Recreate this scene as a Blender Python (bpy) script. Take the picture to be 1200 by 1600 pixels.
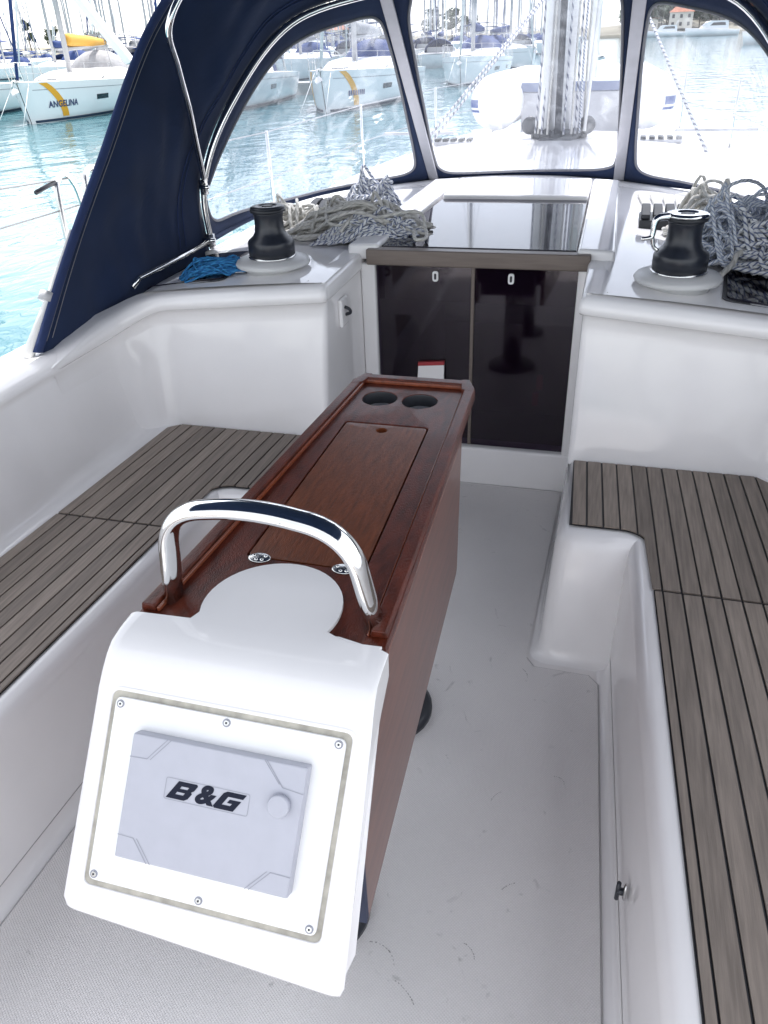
import bpy, bmesh, math, random
from mathutils import Vector, Matrix
for o in list(bpy.data.objects): bpy.data.objects.remove(o)
S = bpy.context.scene
C = S.collection
R = math.radians

# ------------------------------------------------------------------ camera
cam_d = bpy.data.cameras.new('camera'); cam = bpy.data.objects.new('camera', cam_d); C.objects.link(cam)
S.camera = cam
cam_d.sensor_fit = 'VERTICAL'; cam_d.sensor_height = 36.0; cam_d.sensor_width = 27.0
cam_d.lens = 27.0; cam_d.clip_start = 0.05; cam_d.clip_end = 6000
CAM = Vector((0.48, 0.0, 1.62))
d1 = Vector((390.0, 752.0, -1200.0)); d2 = Vector((-600.0, 800.0 - (48 + .041 * 990), -1200.0))
fw = d1.normalized(); up = d1.cross(d2).normalized()
if up.y < 0: up = -up
rt = fw.cross(up)
Mc = Matrix((rt, fw, up))                      # world = Mc @ camera axes
cam.matrix_world = Matrix.Translation(CAM) @ Mc.to_4x4()

# ------------------------------------------------------------------ sky, sun, exposure
SUN_EL, SUN_AZ = R(69), R(-3)                 # azimuth from dead ahead (+Y), negative to port
w = bpy.data.worlds.new('World'); S.world = w; w.use_nodes = True
nt = w.node_tree; bg = nt.nodes['Background']
sky = nt.nodes.new('ShaderNodeTexSky'); sky.sky_type = 'NISHITA'; sky.sun_disc = False
sky.sun_elevation = SUN_EL; sky.sun_rotation = SUN_AZ; sky.dust_density = 1.2; sky.air_density = 1.0; sky.ozone_density = 1.0
hs = nt.nodes.new('ShaderNodeHueSaturation'); hs.inputs['Saturation'].default_value = .22
nt.links.new(sky.outputs[0], hs.inputs['Color']); nt.links.new(hs.outputs[0], bg.inputs[0])
bg.inputs[1].default_value = .15
sd = bpy.data.lights.new('sun', 'SUN'); sd.energy = 2.0; sd.angle = R(.55); sd.color = (1, .965, .90)
sun = bpy.data.objects.new('sun', sd); C.objects.link(sun)
sdir = Vector((math.sin(SUN_AZ) * math.cos(SUN_EL), math.cos(SUN_AZ) * math.cos(SUN_EL), math.sin(SUN_EL)))
sun.rotation_euler = sdir.to_track_quat('Z', 'Y').to_euler()
S.view_settings.view_transform = 'Standard'; S.view_settings.look = 'None'
S.view_settings.exposure = 1.70; S.view_settings.gamma = 1; S.view_settings.use_curve_mapping = False
S.cycles.use_denoising = True
S.cycles.max_bounces = 10; S.cycles.diffuse_bounces = 5; S.cycles.transparent_max_bounces = 16
S.cycles.caustics_reflective = False; S.cycles.caustics_refractive = False; S.cycles.sample_clamp_indirect = 6

# ------------------------------------------------------------------ materials
def mat(name, col, rough=.5, metal=0, var=0, vscale=6, stretch=(1, 1, 1), bump=0, bscale=60, bdist=.002, coat=0, rvar=0, spec=None, rand=0, sheen=0, detail=4):
    m = bpy.data.materials.new(name); m.use_nodes = True; n = m.node_tree; L = n.links.new
    p = n.nodes['Principled BSDF']
    p.inputs['Roughness'].default_value = rough; p.inputs['Metallic'].default_value = metal
    p.inputs['Base Color'].default_value = (*col, 1)
    if coat: p.inputs['Coat Weight'].default_value = coat; p.inputs['Coat Roughness'].default_value = .06
    if spec is not None: p.inputs['Specular IOR Level'].default_value = spec
    if sheen: p.inputs['Sheen Weight'].default_value = sheen
    tc = n.nodes.new('ShaderNodeTexCoord'); mp = n.nodes.new('ShaderNodeMapping'); L(tc.outputs['Object'], mp.inputs[0])
    mp.inputs['Scale'].default_value = stretch
    if var:
        nz = n.nodes.new('ShaderNodeTexNoise'); nz.inputs['Scale'].default_value = vscale; nz.inputs['Detail'].default_value = detail
        L(mp.outputs[0], nz.inputs[0])
        mr = n.nodes.new('ShaderNodeMapRange'); mr.inputs[1].default_value = .28; mr.inputs[2].default_value = .72
        mr.inputs[3].default_value = 1 - var; mr.inputs[4].default_value = 1 + var; L(nz.outputs[0], mr.inputs[0])
        val = mr.outputs[0]
        if rand:
            oi = n.nodes.new('ShaderNodeObjectInfo'); m2 = n.nodes.new('ShaderNodeMapRange'); m2.inputs[3].default_value = 1 - rand; m2.inputs[4].default_value = 1 + rand
            L(oi.outputs['Random'], m2.inputs[0]); mu = n.nodes.new('ShaderNodeMath'); mu.operation = 'MULTIPLY'; L(val, mu.inputs[0]); L(m2.outputs[0], mu.inputs[1]); val = mu.outputs[0]
        vm = n.nodes.new('ShaderNodeVectorMath'); vm.operation = 'SCALE'; vm.inputs[0].default_value = col; L(val, vm.inputs['Scale'])
        L(vm.outputs[0], p.inputs['Base Color'])
        if rvar:
            m3 = n.nodes.new('ShaderNodeMapRange'); m3.inputs[1].default_value = .3; m3.inputs[2].default_value = .7
            m3.inputs[3].default_value = max(0, rough - rvar); m3.inputs[4].default_value = rough + rvar; L(nz.outputs[0], m3.inputs[0]); L(m3.outputs[0], p.inputs['Roughness'])
    if bump:
        bz = n.nodes.new('ShaderNodeTexNoise'); bz.inputs['Scale'].default_value = bscale; bz.inputs['Detail'].default_value = 3; L(mp.outputs[0], bz.inputs[0])
        bn = n.nodes.new('ShaderNodeBump'); bn.inputs['Strength'].default_value = bump; bn.inputs['Distance'].default_value = bdist
        L(bz.outputs[0], bn.inputs['Height']); L(bn.outputs[0], p.inputs['Normal'])
    return m

gel = mat('white gelcoat', (.845, .832, .835), .07, var=.035, vscale=3.5, bump=.07, bscale=2.2, bdist=.014, rvar=.035, detail=7)
gel2 = mat('white deck gelcoat', (.83, .81, .805), .30, var=.04, vscale=5)
plastic_w = mat('white plastic', (.82, .82, .82), .25, var=.02, vscale=8)
plate_m = mat('white panel', (.84, .84, .84), .3, var=.02, vscale=15)
cover_m = mat('grey cover plastic', (.44, .45, .51), .42, var=.03, vscale=30, bump=.1, bscale=900, bdist=.0004)
groove_m = mat('groove grey', (.30, .31, .36), .5)
logo_m = mat('logo print', (.012, .015, .03), .6, spec=.15)
grime_m = mat('grimy sealant', (.40, .38, .33), .7, var=.3, vscale=40)
teak = mat('weathered teak', (.228, .190, .162), .62, var=.24, vscale=14, stretch=(9, .55, 6), bump=.35, bscale=60, bdist=.0012, rand=.20, detail=6)
caulk = mat('black caulking', (.012, .012, .016), .45)
mahog = mat('varnished mahogany', (.088, .016, .007), .30, var=.5, vscale=16, stretch=(4, 1.2, 4), bump=.7, bscale=130, bdist=.0020, coat=.12, spec=.28, detail=6)
mahog_leaf_lit = mat('varnished mahogany leaf', (.150, .052, .032), .30, spec=.35, var=.28, vscale=9, stretch=(6, .7, 6), coat=.5, detail=6)  # lighter mahogany: reflected white put into the base colour
mahog_lid = mat('mahogany lid', (.130, .035, .012), .34, spec=.3, var=.38, vscale=18, stretch=(7, .8, 5), bump=.5, bscale=110, bdist=.002, coat=.15, detail=6)
mahog_red = mat('red mahogany moulding', (.19, .045, .018), .25, var=.3, vscale=12, stretch=(5, .6, 5), coat=.4)
chrome = mat('polished stainless', (.78, .78, .77), .07, 1.0, var=.03, vscale=20)
steel = mat('satin stainless', (.62, .62, .61), .24, 1.0, var=.06, vscale=30)
alu = mat('anodised aluminium', (.46, .46, .49), .42, .6, var=.06, vscale=12)
canvas = mat('navy canvas', (.013, .025, .066), .88, var=.16, vscale=5, bump=.35, bscale=700, bdist=.0006, sheen=.08, spec=.25)
canvas_edge = mat('navy binding', (.013, .030, .105), .8, var=.1, vscale=20, bump=.3, bscale=500, bdist=.0006)
binding_m = mat('grey window binding', (.20, .20, .22), .6, var=.1)
black = mat('black anodised', (.018, .021, .030), .34, var=.15, vscale=30)
blackp = mat('black plastic', (.02, .022, .028), .45, var=.1, vscale=20)
navy_edge = mat('navy leaf edge', (.018, .028, .07), .5)
grey_pl = mat('grey plastic', (.42, .42, .44), .45, var=.05)
taupe = mat('taupe acrylic trim', (.155, .125, .108), .4, var=.12, vscale=30, stretch=(.3, 4, 4))
smoked = mat('smoked deck glass', (.014, .013, .022), .05)
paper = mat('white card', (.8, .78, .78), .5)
redm = mat('red edge', (.35, .02, .03), .4)
inner_m = mat('cabin joinery', (.16, .075, .045), .45, var=.3, vscale=6)
dinghy_w = mat('white hypalon', (.78, .78, .78), .55, var=.03)
dinghy_g = mat('pale grey transom', (.48, .48, .50), .5, var=.05)
blue_pr = mat('blue print', (.03, .07, .25), .5)
hullw = mat('yacht topsides', (.80, .80, .80), .22, var=.02, vscale=1)
deckw = mat('yacht deck', (.74, .74, .72), .5, var=.05, vscale=2)
wind_d = mat('dark portlight', (.02, .022, .03), .1)
antif = mat('antifouling', (.03, .05, .09), .6)
yellow = mat('yellow vinyl', (.75, .36, .02), .45)
yelcov = mat('yellow sail cover', (.62, .33, .05), .7)
bluecov = mat('blue canvas cover', (.02, .045, .16), .8, var=.15)
greycov = mat('grey canvas cover', (.30, .30, .32), .8, var=.15)
whitecov = mat('white sailcloth', (.74, .74, .73), .7, var=.05)
mast_m = mat('mast aluminium', (.40, .40, .42), .45, .2, var=.05)
wire = mat('rigging wire', (.35, .35, .36), .35, .8)
namem = mat('name lettering', (.04, .05, .13), .5)
concrete = mat('quay concrete', (.38, .37, .35), .85, var=.15, vscale=.6)
land = mat('dry shore ground', (.23, .21, .16), .95, var=.25, vscale=.05)
leafm = mat('tree foliage', (.050, .075, .035), .8, var=.4, vscale=.5, rand=.25)
barkm = mat('tree bark', (.10, .075, .055), .9, var=.3, vscale=3)
wallm = mat('pale render', (.68, .64, .57), .85, var=.08, vscale=.4)
wallm2 = mat('stone render', (.48, .42, .35), .9, var=.15, vscale=.6)
roofm = mat('terracotta roof', (.36, .14, .08), .85, var=.25, vscale=1.5)
red_f = mat('flag red', (.6, .03, .03), .7); white_f = mat('flag white', (.8, .8, .8), .7); blue_f = mat('flag blue', (.03, .06, .3), .7)
ownmast = mat('own mast alloy', (.84, .84, .85), .45, 0, var=.03)
blackmatt = mat('matt black levers', (.03, .032, .04), .65, var=.1)
scuffm = mat('rubber scuff', (.34, .33, .32), .8, var=.3, vscale=60)
seamline = mat('grey seam', (.42, .41, .41), .6)
capm = mat('transom cap', (.24, .27, .37), .6, var=.1)
gull_g = mat('gull grey', (.22, .23, .25), .8); gull_w = mat('gull white', (.75, .75, .75), .8)

def add_nodes(name): 
    m = bpy.data.materials.new(name); m.use_nodes = True; return m, m.node_tree, m.node_tree.nodes['Principled BSDF']

# non-skid floor: fine diamond relief, scuffs
nonskid, n, p = add_nodes('moulded non-skid'); L = n.links.new
tc = n.nodes.new('ShaderNodeTexCoord'); mp = n.nodes.new('ShaderNodeMapping'); L(tc.outputs['Object'], mp.inputs[0]); mp.inputs['Rotation'].default_value = (0, 0, R(35))
w1 = n.nodes.new('ShaderNodeTexVoronoi'); w1.inputs['Scale'].default_value = 210; w1.inputs['Randomness'].default_value = .12; L(mp.outputs[0], w1.inputs['Vector'])
b1 = n.nodes.new('ShaderNodeBump'); b1.inputs['Strength'].default_value = .9; b1.inputs['Distance'].default_value = .002; b1.invert = True; L(w1.outputs['Distance'], b1.inputs['Height']); L(b1.outputs[0], p.inputs['Normal'])
z1 = n.nodes.new('ShaderNodeTexNoise'); z1.inputs['Scale'].default_value = 2.2; z1.inputs['Detail'].default_value = 5; L(tc.outputs['Object'], z1.inputs[0])
z2 = n.nodes.new('ShaderNodeTexNoise'); z2.inputs['Scale'].default_value = 16; z2.inputs['Detail'].default_value = 7; z2.inputs['Distortion'].default_value = 1.2; L(tc.outputs['Object'], z2.inputs[0])
r1 = n.nodes.new('ShaderNodeMapRange'); r1.inputs[1].default_value = .3; r1.inputs[2].default_value = .7; r1.inputs[3].default_value = .94; r1.inputs[4].default_value = 1.03; L(z1.outputs[0], r1.inputs[0])
r2 = n.nodes.new('ShaderNodeMapRange'); r2.inputs[1].default_value = .655; r2.inputs[2].default_value = .76; r2.inputs[3].default_value = 1; r2.inputs[4].default_value = .62; L(z2.outputs[0], r2.inputs[0])
r3 = n.nodes.new('ShaderNodeMapRange'); r3.inputs[1].default_value = 0; r3.inputs[2].default_value = .6; r3.inputs[3].default_value = 1.03; r3.inputs[4].default_value = .86; L(w1.outputs['Distance'], r3.inputs[0])
m1 = n.nodes.new('ShaderNodeMath'); m1.operation = 'MULTIPLY'; L(r1.outputs[0], m1.inputs[0]); L(r2.outputs[0], m1.inputs[1])
m2 = n.nodes.new('ShaderNodeMath'); m2.operation = 'MULTIPLY'; L(m1.outputs[0], m2.inputs[0]); L(r3.outputs[0], m2.inputs[1])
v1 = n.nodes.new('ShaderNodeVectorMath'); v1.operation = 'SCALE'; v1.inputs[0].default_value = (.82, .795, .79); L(m2.outputs[0], v1.inputs['Scale']); L(v1.outputs[0], p.inputs['Base Color'])
p.inputs['Roughness'].default_value = .42

# harbour water
water_m, n, p = add_nodes('harbour water'); L = n.links.new
tc = n.nodes.new('ShaderNodeTexCoord'); mp = n.nodes.new('ShaderNodeMapping'); mp.inputs['Scale'].default_value = (1, .6, 1); L(tc.outputs['Object'], mp.inputs[0])
hts = []
for sc_, dt_ in ((.9, 3), (3.2, 3), (.12, 2)):
    z = n.nodes.new('ShaderNodeTexNoise'); z.inputs['Scale'].default_value = sc_; z.inputs['Detail'].default_value = dt_; z.inputs['Distortion'].default_value = .6; L(mp.outputs[0], z.inputs[0]); hts.append(z)
ad = n.nodes.new('ShaderNodeMath'); ad.operation = 'MULTIPLY_ADD'; ad.inputs[1].default_value = .28; L(hts[1].outputs[0], ad.inputs[0]); L(hts[0].outputs[0], ad.inputs[2])
bw = n.nodes.new('ShaderNodeBump'); bw.inputs['Strength'].default_value = .40; bw.inputs['Distance'].default_value = .16; L(ad.outputs[0], bw.inputs['Height']); L(bw.outputs[0], p.inputs['Normal'])
cr = n.nodes.new('ShaderNodeValToRGB'); cr.color_ramp.elements[0].color = (.028, .115, .145, 1); cr.color_ramp.elements[1].color = (.055, .165, .195, 1)
cr.color_ramp.elements[0].position = .3; cr.color_ramp.elements[1].position = .7; L(hts[2].outputs[0], cr.inputs[0]); L(cr.outputs[0], p.inputs['Base Color'])
p.inputs['Roughness'].default_value = .06; p.inputs['IOR'].default_value = 1.33

# clear vinyl and smoked acrylic
def glassy(name, tint, haze, gl, wr, bsc, dist, hazecol=(.85, .88, .95), refl_streak=0):
    m = bpy.data.materials.new(name); m.use_nodes = True; n = m.node_tree; L = n.links.new
    n.nodes.remove(n.nodes['Principled BSDF']); out = n.nodes['Material Output']
    tr = n.nodes.new('ShaderNodeBsdfTransparent'); tr.inputs[0].default_value = (*tint, 1)
    df = n.nodes.new('ShaderNodeBsdfDiffuse'); df.inputs[0].default_value = (*hazecol, 1)
    tl = n.nodes.new('ShaderNodeBsdfTranslucent'); tl.inputs[0].default_value = (*hazecol, 1)
    gs = n.nodes.new('ShaderNodeBsdfGlossy'); gs.inputs['Roughness'].default_value = .05
    tc = n.nodes.new('ShaderNodeTexCoord'); z = n.nodes.new('ShaderNodeTexNoise'); z.inputs['Scale'].default_value = bsc; z.inputs['Detail'].default_value = 2; L(tc.outputs['Object'], z.inputs[0])
    b = n.nodes.new('ShaderNodeBump'); b.inputs['Strength'].default_value = wr; b.inputs['Distance'].default_value = dist; L(z.outputs[0], b.inputs['Height']); L(b.outputs[0], gs.inputs['Normal'])
    fr = n.nodes.new('ShaderNodeLayerWeight'); L(b.outputs[0], fr.inputs['Normal'])
    pw = n.nodes.new('ShaderNodeMath'); pw.operation = 'POWER'; pw.inputs[1].default_value = 4; L(fr.outputs['Facing'], pw.inputs[0])
    mf = n.nodes.new('ShaderNodeMath'); mf.operation = 'MULTIPLY_ADD'; mf.inputs[1].default_value = .8 * gl; mf.inputs[2].default_value = .045 * gl; L(pw.outputs[0], mf.inputs[0])
    hz = n.nodes.new('ShaderNodeMixShader'); hz.inputs[0].default_value = .5; L(df.outputs[0], hz.inputs[1]); L(tl.outputs[0], hz.inputs[2])
    a = n.nodes.new('ShaderNodeMixShader'); a.inputs[0].default_value = haze
    if refl_streak:  # wrinkle reflections painted into the haze as pale streaks
        mp = n.nodes.new('ShaderNodeMapping'); mp.inputs['Scale'].default_value = (7, 7, .9); mp.inputs['Rotation'].default_value = (R(12), R(18), 0); L(tc.outputs['Object'], mp.inputs[0])
        zz = n.nodes.new('ShaderNodeTexNoise'); zz.inputs['Scale'].default_value = 1.6; zz.inputs['Detail'].default_value = 5; zz.inputs['Distortion'].default_value = .8; L(mp.outputs[0], zz.inputs[0])
        rr = n.nodes.new('ShaderNodeMapRange'); rr.inputs[1].default_value = .48; rr.inputs[2].default_value = .78; rr.inputs[3].default_value = haze * .8; rr.inputs[4].default_value = haze + refl_streak; L(zz.outputs[0], rr.inputs[0]); L(rr.outputs[0], a.inputs[0])
    L(tr.outputs[0], a.inputs[1]); L(hz.outputs[0], a.inputs[2])
    c = n.nodes.new('ShaderNodeMixShader'); L(mf.outputs[0], c.inputs[0]); L(a.outputs[0], c.inputs[1]); L(gs.outputs[0], c.inputs[2]); L(c.outputs[0], out.inputs[0])
    return m
vinyl = glassy('clear vinyl', (.70, .725, .79), .06, 1.0, .6, 7, .025, refl_streak=.22)
acrylic = glassy('smoked acrylic', (.46, .38, .50), .05, 1.0, .0, 5, .001, (.16, .08, .20))

# ropes: flecked braid from uv
def rope_mat(name, base, fleck, amount, tw=2.0, freq=26):
    m, n, p = add_nodes(name); L = n.links.new
    uv = n.nodes.new('ShaderNodeUVMap'); sx = n.nodes.new('ShaderNodeSeparateXYZ'); L(uv.outputs[0], sx.inputs[0])
    a = n.nodes.new('ShaderNodeMath'); a.operation = 'MULTIPLY'; a.inputs[1].default_value = freq; L(sx.outputs[0], a.inputs[0])
    b = n.nodes.new('ShaderNodeMath'); b.operation = 'MULTIPLY_ADD'; b.inputs[1].default_value = tw; L(sx.outputs[1], b.inputs[0]); L(a.outputs[0], b.inputs[2])
    f = n.nodes.new('ShaderNodeMath'); f.operation = 'FRACT'; L(b.outputs[0], f.inputs[0])
    g = n.nodes.new('ShaderNodeMath'); g.operation = 'LESS_THAN'; g.inputs[1].default_value = amount; L(f.outputs[0], g.inputs[0])
    mx = n.nodes.new('ShaderNodeMix'); mx.data_type = 'RGBA'; mx.inputs[6].default_value = (*base, 1); mx.inputs[7].default_value = (*fleck, 1); L(g.outputs[0], mx.inputs[0]); L(mx.outputs[2], p.inputs['Base Color'])
    # braid relief
    c1 = n.nodes.new('ShaderNodeMath'); c1.operation = 'MULTIPLY'; c1.inputs[1].default_value = 170; L(sx.outputs[0], c1.inputs[0])
    c2 = n.nodes.new('ShaderNodeMath'); c2.operation = 'MULTIPLY_ADD'; c2.inputs[1].default_value = 12.56; L(sx.outputs[1], c2.inputs[0]); L(c1.outputs[0], c2.inputs[2])
    c3 = n.nodes.new('ShaderNodeMath'); c3.operation = 'SINE'; L(c2.outputs[0], c3.inputs[0])
    bb = n.nodes.new('ShaderNodeBump'); bb.inputs['Strength'].default_value = .5; bb.inputs['Distance'].default_value = .002; L(c3.outputs[0], bb.inputs['Height']); L(bb.outputs[0], p.inputs['Normal'])
    p.inputs['Roughness'].default_value = .85
    return m
rope_w = rope_mat('cream braid rope', (.60, .585, .55), (.50, .485, .45), .3)
rope_bw = rope_mat('blue fleck rope', (.68, .69, .71), (.14, .17, .28), .32, 2.0, 42)
rope_sh = rope_mat('sheet rope', (.55, .55, .57), (.14, .15, .20), .36, 1.0, 14)
rope_bl = rope_mat('blue cord', (.015, .13, .34), (.03, .22, .46), .35)
rope_lb = rope_mat('pale blue rope', (.72, .74, .78), (.30, .36, .50), .36, 3, 60)

# ------------------------------------------------------------------ mesh helpers
def link(name, me, m, parent=None, smooth=False, mats=None):
    o = bpy.data.objects.new(name, me); C.objects.link(o)
    if mats:
        for q in mats: me.materials.append(q)
    elif m is not None and not me.materials: me.materials.append(m)
    if smooth:
        for f in me.polygons: f.use_smooth = True
    if parent is not None: o.parent = parent
    return o
def pyd(v, f):
    me = bpy.data.meshes.new('m'); me.from_pydata([tuple(x) for x in v], [], f); me.update()
    bm = bmesh.new(); bm.from_mesh(me); bmesh.ops.recalc_face_normals(bm, faces=bm.faces); bm.to_mesh(me); bm.free()
    return me
def obj(name, v, f, m, parent=None, smooth=False): return link(name, pyd(v, f), m, parent, smooth)
def tag(o, label=None, cat=None, group=None, kind=None):
    if label: o['label'] = label
    if cat: o['category'] = cat
    if group: o['group'] = group
    if kind: o['kind'] = kind
    return o
def empty(name, loc=(0, 0, 0), rz=0):
    o = bpy.data.objects.new(name, None); C.objects.link(o); o.location = loc; o.rotation_euler = (0, 0, rz); o.empty_display_size = .1; return o
def bevel(o, w, seg=2, ang=35):
    b = o.modifiers.new('bevel', 'BEVEL'); b.width = w; b.segments = seg; b.limit_method = 'ANGLE'; b.angle_limit = R(ang)
    for f in o.data.polygons: f.use_smooth = True
    n_ = o.modifiers.new('wn', 'WEIGHTED_NORMAL'); n_.keep_sharp = True
    return o
def boxv(x0, x1, y0, y1, z0, z1):
    return [(x0, y0, z0), (x1, y0, z0), (x1, y1, z0), (x0, y1, z0), (x0, y0, z1), (x1, y0, z1), (x1, y1, z1), (x0, y1, z1)]
BF = [(0, 3, 2, 1), (4, 5, 6, 7), (0, 1, 5, 4), (1, 2, 6, 5), (2, 3, 7, 6), (3, 0, 4, 7)]
def box(name, x0, x1, y0, y1, z0, z1, m, parent=None, bv=0):
    o = obj(name, boxv(x0, x1, y0, y1, z0, z1), BF, m, parent)
    return bevel(o, bv) if bv else o
def join(parts):
    v, f = [], []
    for a, b in parts:
        k = len(v); v += list(a); f += [tuple(i + k for i in q) for q in b]
    return v, f
def prism(pts, z0, z1):
    n_ = len(pts); v = [(x, y, z0) for x, y in pts] + [(x, y, z1) for x, y in pts]
    f = [tuple(range(n_))[::-1], tuple(range(n_, 2 * n_))] + [(i, (i + 1) % n_, n_ + (i + 1) % n_, n_ + i) for i in range(n_)]
    return v, f
def lathe(pr, seg=24, c=(0, 0, 0), cap=True):
    v, f = [], []
    for r, z in pr:
        for k in range(seg):
            a = 2 * math.pi * k / seg; v.append((c[0] + r * math.cos(a), c[1] + r * math.sin(a), c[2] + z))
    for i in range(len(pr) - 1):
        for k in range(seg): f.append((i * seg + k, i * seg + (k + 1) % seg, (i + 1) * seg + (k + 1) % seg, (i + 1) * seg + k))
    if cap: f.append(tuple(range(seg))[::-1]); f.append(tuple((len(pr) - 1) * seg + k for k in range(seg)))
    return v, f
def loft(rows, closed=False):
    n_ = len(rows[0]); v = [q for r in rows for q in r]; f = []
    for i in range(len(rows) - 1):
        for j in range(n_ if closed else n_ - 1): f.append((i * n_ + j, i * n_ + (j + 1) % n_, (i + 1) * n_ + (j + 1) % n_, (i + 1) * n_ + j))
    return v, f
def catm(P, u):
    n_ = len(P) - 1; u = min(max(u, 0), 1) * n_; i = min(int(u), n_ - 1); t = u - i
    P = [Vector(q) for q in (P[max(i - 1, 0)], P[i], P[i + 1], P[min(i + 2, n_)])]
    p0, p1, p2, p3 = P
    if i == 0: p0 = 2 * p1 - p2
    if i + 2 > n_: p3 = 2 * p2 - p1
    return .5 * (2 * p1 + (p2 - p0) * t + (2 * p0 - 5 * p1 + 4 * p2 - p3) * t * t + (3 * p1 - p0 - 3 * p2 + p3) * t ** 3)
def smooth_path(P, n_): return [catm(P, k / (n_ - 1)) for k in range(n_)]
def tubev(path, r, seg=8, flat=None, cap=True):
    """rings along a path by parallel transport; flat=(wide_axis, ratio)"""
    P = [Vector(q) for q in path]; v, f = [], []
    T = [(P[min(i + 1, len(P) - 1)] - P[max(i - 1, 0)]).normalized() for i in range(len(P))]
    a = Vector((0, 0, 1)) if abs(T[0].z) < .9 else Vector((1, 0, 0))
    N = (a - T[0] * a.dot(T[0])).normalized(); ln = 0; us = []
    for i, q in enumerate(P):
        if i: ln += (q - P[i - 1]).length
        N = (N - T[i] * N.dot(T[i]))
        N = N.normalized() if N.length > 1e-6 else T[i].orthogonal().normalized()
        Bn = T[i].cross(N); rr = r[i] if isinstance(r, (list, tuple)) else r; us.append(ln)
        for k in range(seg):
            t = 2 * math.pi * k / seg
            off = N * math.cos(t) * rr + Bn * math.sin(t) * rr
            if flat: ax = Vector(flat[0]); off = off + ax * off.dot(ax) * (flat[1] - 1)
            v.append(q + off)
    for i in range(len(P) - 1):
        for k in range(seg): f.append((i * seg + k, i * seg + (k + 1) % seg, (i + 1) * seg + (k + 1) % seg, (i + 1) * seg + k))
    if cap: f.append(tuple(range(seg))[::-1]); f.append(tuple((len(P) - 1) * seg + k for k in range(seg)))
    return v, f, us
def tube(name, path, r, m, parent=None, seg=8, flat=None):
    v, f, us = tubev(path, r, seg, flat); return obj(name, v, f, m, parent, True)
def rope(name, path, r, m, parent=None, seg=7):
    v, f, us = tubev(path, r, seg); me = bpy.data.meshes.new('rope'); me.from_pydata([tuple(q) for q in v], [], f)
    ul = me.uv_layers.new(name='UVMap')
    for pl in me.polygons:
        pl.use_smooth = True
        if len(pl.vertices) != 4: continue
        ks = [vi % seg for vi in pl.vertices]; wrap = 0 in ks and seg - 1 in ks
        for li, vi in zip(pl.loop_indices, pl.vertices):
            k = vi % seg; ul.data[li].uv = (us[vi // seg], (seg if (wrap and k == 0) else k) / seg)
    return link(name, me, m, parent)
def copy_tree(o, parent=None):
    c = o.copy(); C.objects.link(c); c.parent = parent
    for ch in list(o.children): copy_tree(ch, c)
    return c
def round_poly(pts, rad, seg=5):
    out = []; n_ = len(pts)
    for i in range(n_):
        p0, p1, p2 = Vector(pts[i - 1]), Vector(pts[i]), Vector(pts[(i + 1) % n_]); r = rad[i] if isinstance(rad, (list, tuple)) else rad
        if r <= 0: out.append(tuple(p1)); continue
        a = (p0 - p1); b = (p2 - p1); r = min(r, a.length * .45, b.length * .45); a = p1 + a.normalized() * r; b = p1 + b.normalized() * r
        for k in range(seg + 1):
            t = k / seg; out.append(tuple(a * (1 - t) ** 2 + p1 * 2 * t * (1 - t) + b * t * t))
    return out
def round_open(pts, rad, seg=5):
    """round the inner corners of an open polyline of 3D points"""
    out = [Vector(pts[0])]
    for i in range(1, len(pts) - 1):
        p0, p1, p2 = Vector(pts[i - 1]), Vector(pts[i]), Vector(pts[i + 1]); r = rad[i] if isinstance(rad, (list, tuple)) else rad
        a = p0 - p1; b = p2 - p1; r = min(r, a.length * .45, b.length * .45); a = p1 + a.normalized() * r; b = p1 + b.normalized() * r
        for k in range(seg + 1):
            t = k / seg; out.append(a * (1 - t) ** 2 + p1 * 2 * t * (1 - t) + b * t * t)
    out.append(Vector(pts[-1])); return out
def text_mesh(s, size, depth=.001, shear=0, offset=0, spacing=1.0):
    cu = bpy.data.curves.new('t', 'FONT'); cu.body = s; cu.size = size; cu.shear = shear; cu.extrude = depth; cu.offset = offset; cu.space_character = spacing
    cu.align_x = 'CENTER'; cu.align_y = 'CENTER'
    o = bpy.data.objects.new('t', cu); C.objects.link(o); dg = bpy.context.evaluated_depsgraph_get(); dg.update()
    me = bpy.data.meshes.new_from_object(o.evaluated_get(dg)); bpy.data.objects.remove(o); me.materials.clear(); return me
def struct(o): o['kind'] = 'structure'; return o
rnd = random.Random(7)

# ================================================================== THE SETTING
WZ = -.65
struct(obj('water', [(-3000, -2000, WZ), (3000, -2000, WZ), (3000, 4000, WZ), (-3000, 4000, WZ)], [(0, 1, 2, 3)], water_m))

# ---- cockpit floor with a raised non-skid panel
fl = struct(obj('cockpit_floor', [(-.78, -1.9, 0), (.78, -1.9, 0), (.78, 2.9, 0), (-.78, 2.9, 0)], [(0, 1, 2, 3)], gel2))
half = [(.40, 2.82), (.375, 1.80), (.40, 1.765), (.560, 1.762), (.588, 1.73), (.64, .55), (.66, -1.8)]
pan = [(x, y) for x, y in half] + [(-x, y) for x, y in half[::-1]]
v, f = prism(pan, .001, .006); obj('non_skid_panel', v, f, nonskid, fl)
tube('panel_seam', [(x * 1.004, y, .004) for x, y in half[1:]], .0022, seamline, fl, 5); tube('panel_seam', [(-x * 1.004, y, .004) for x, y in half[1:]], .0022, seamline, fl, 5)

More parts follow.
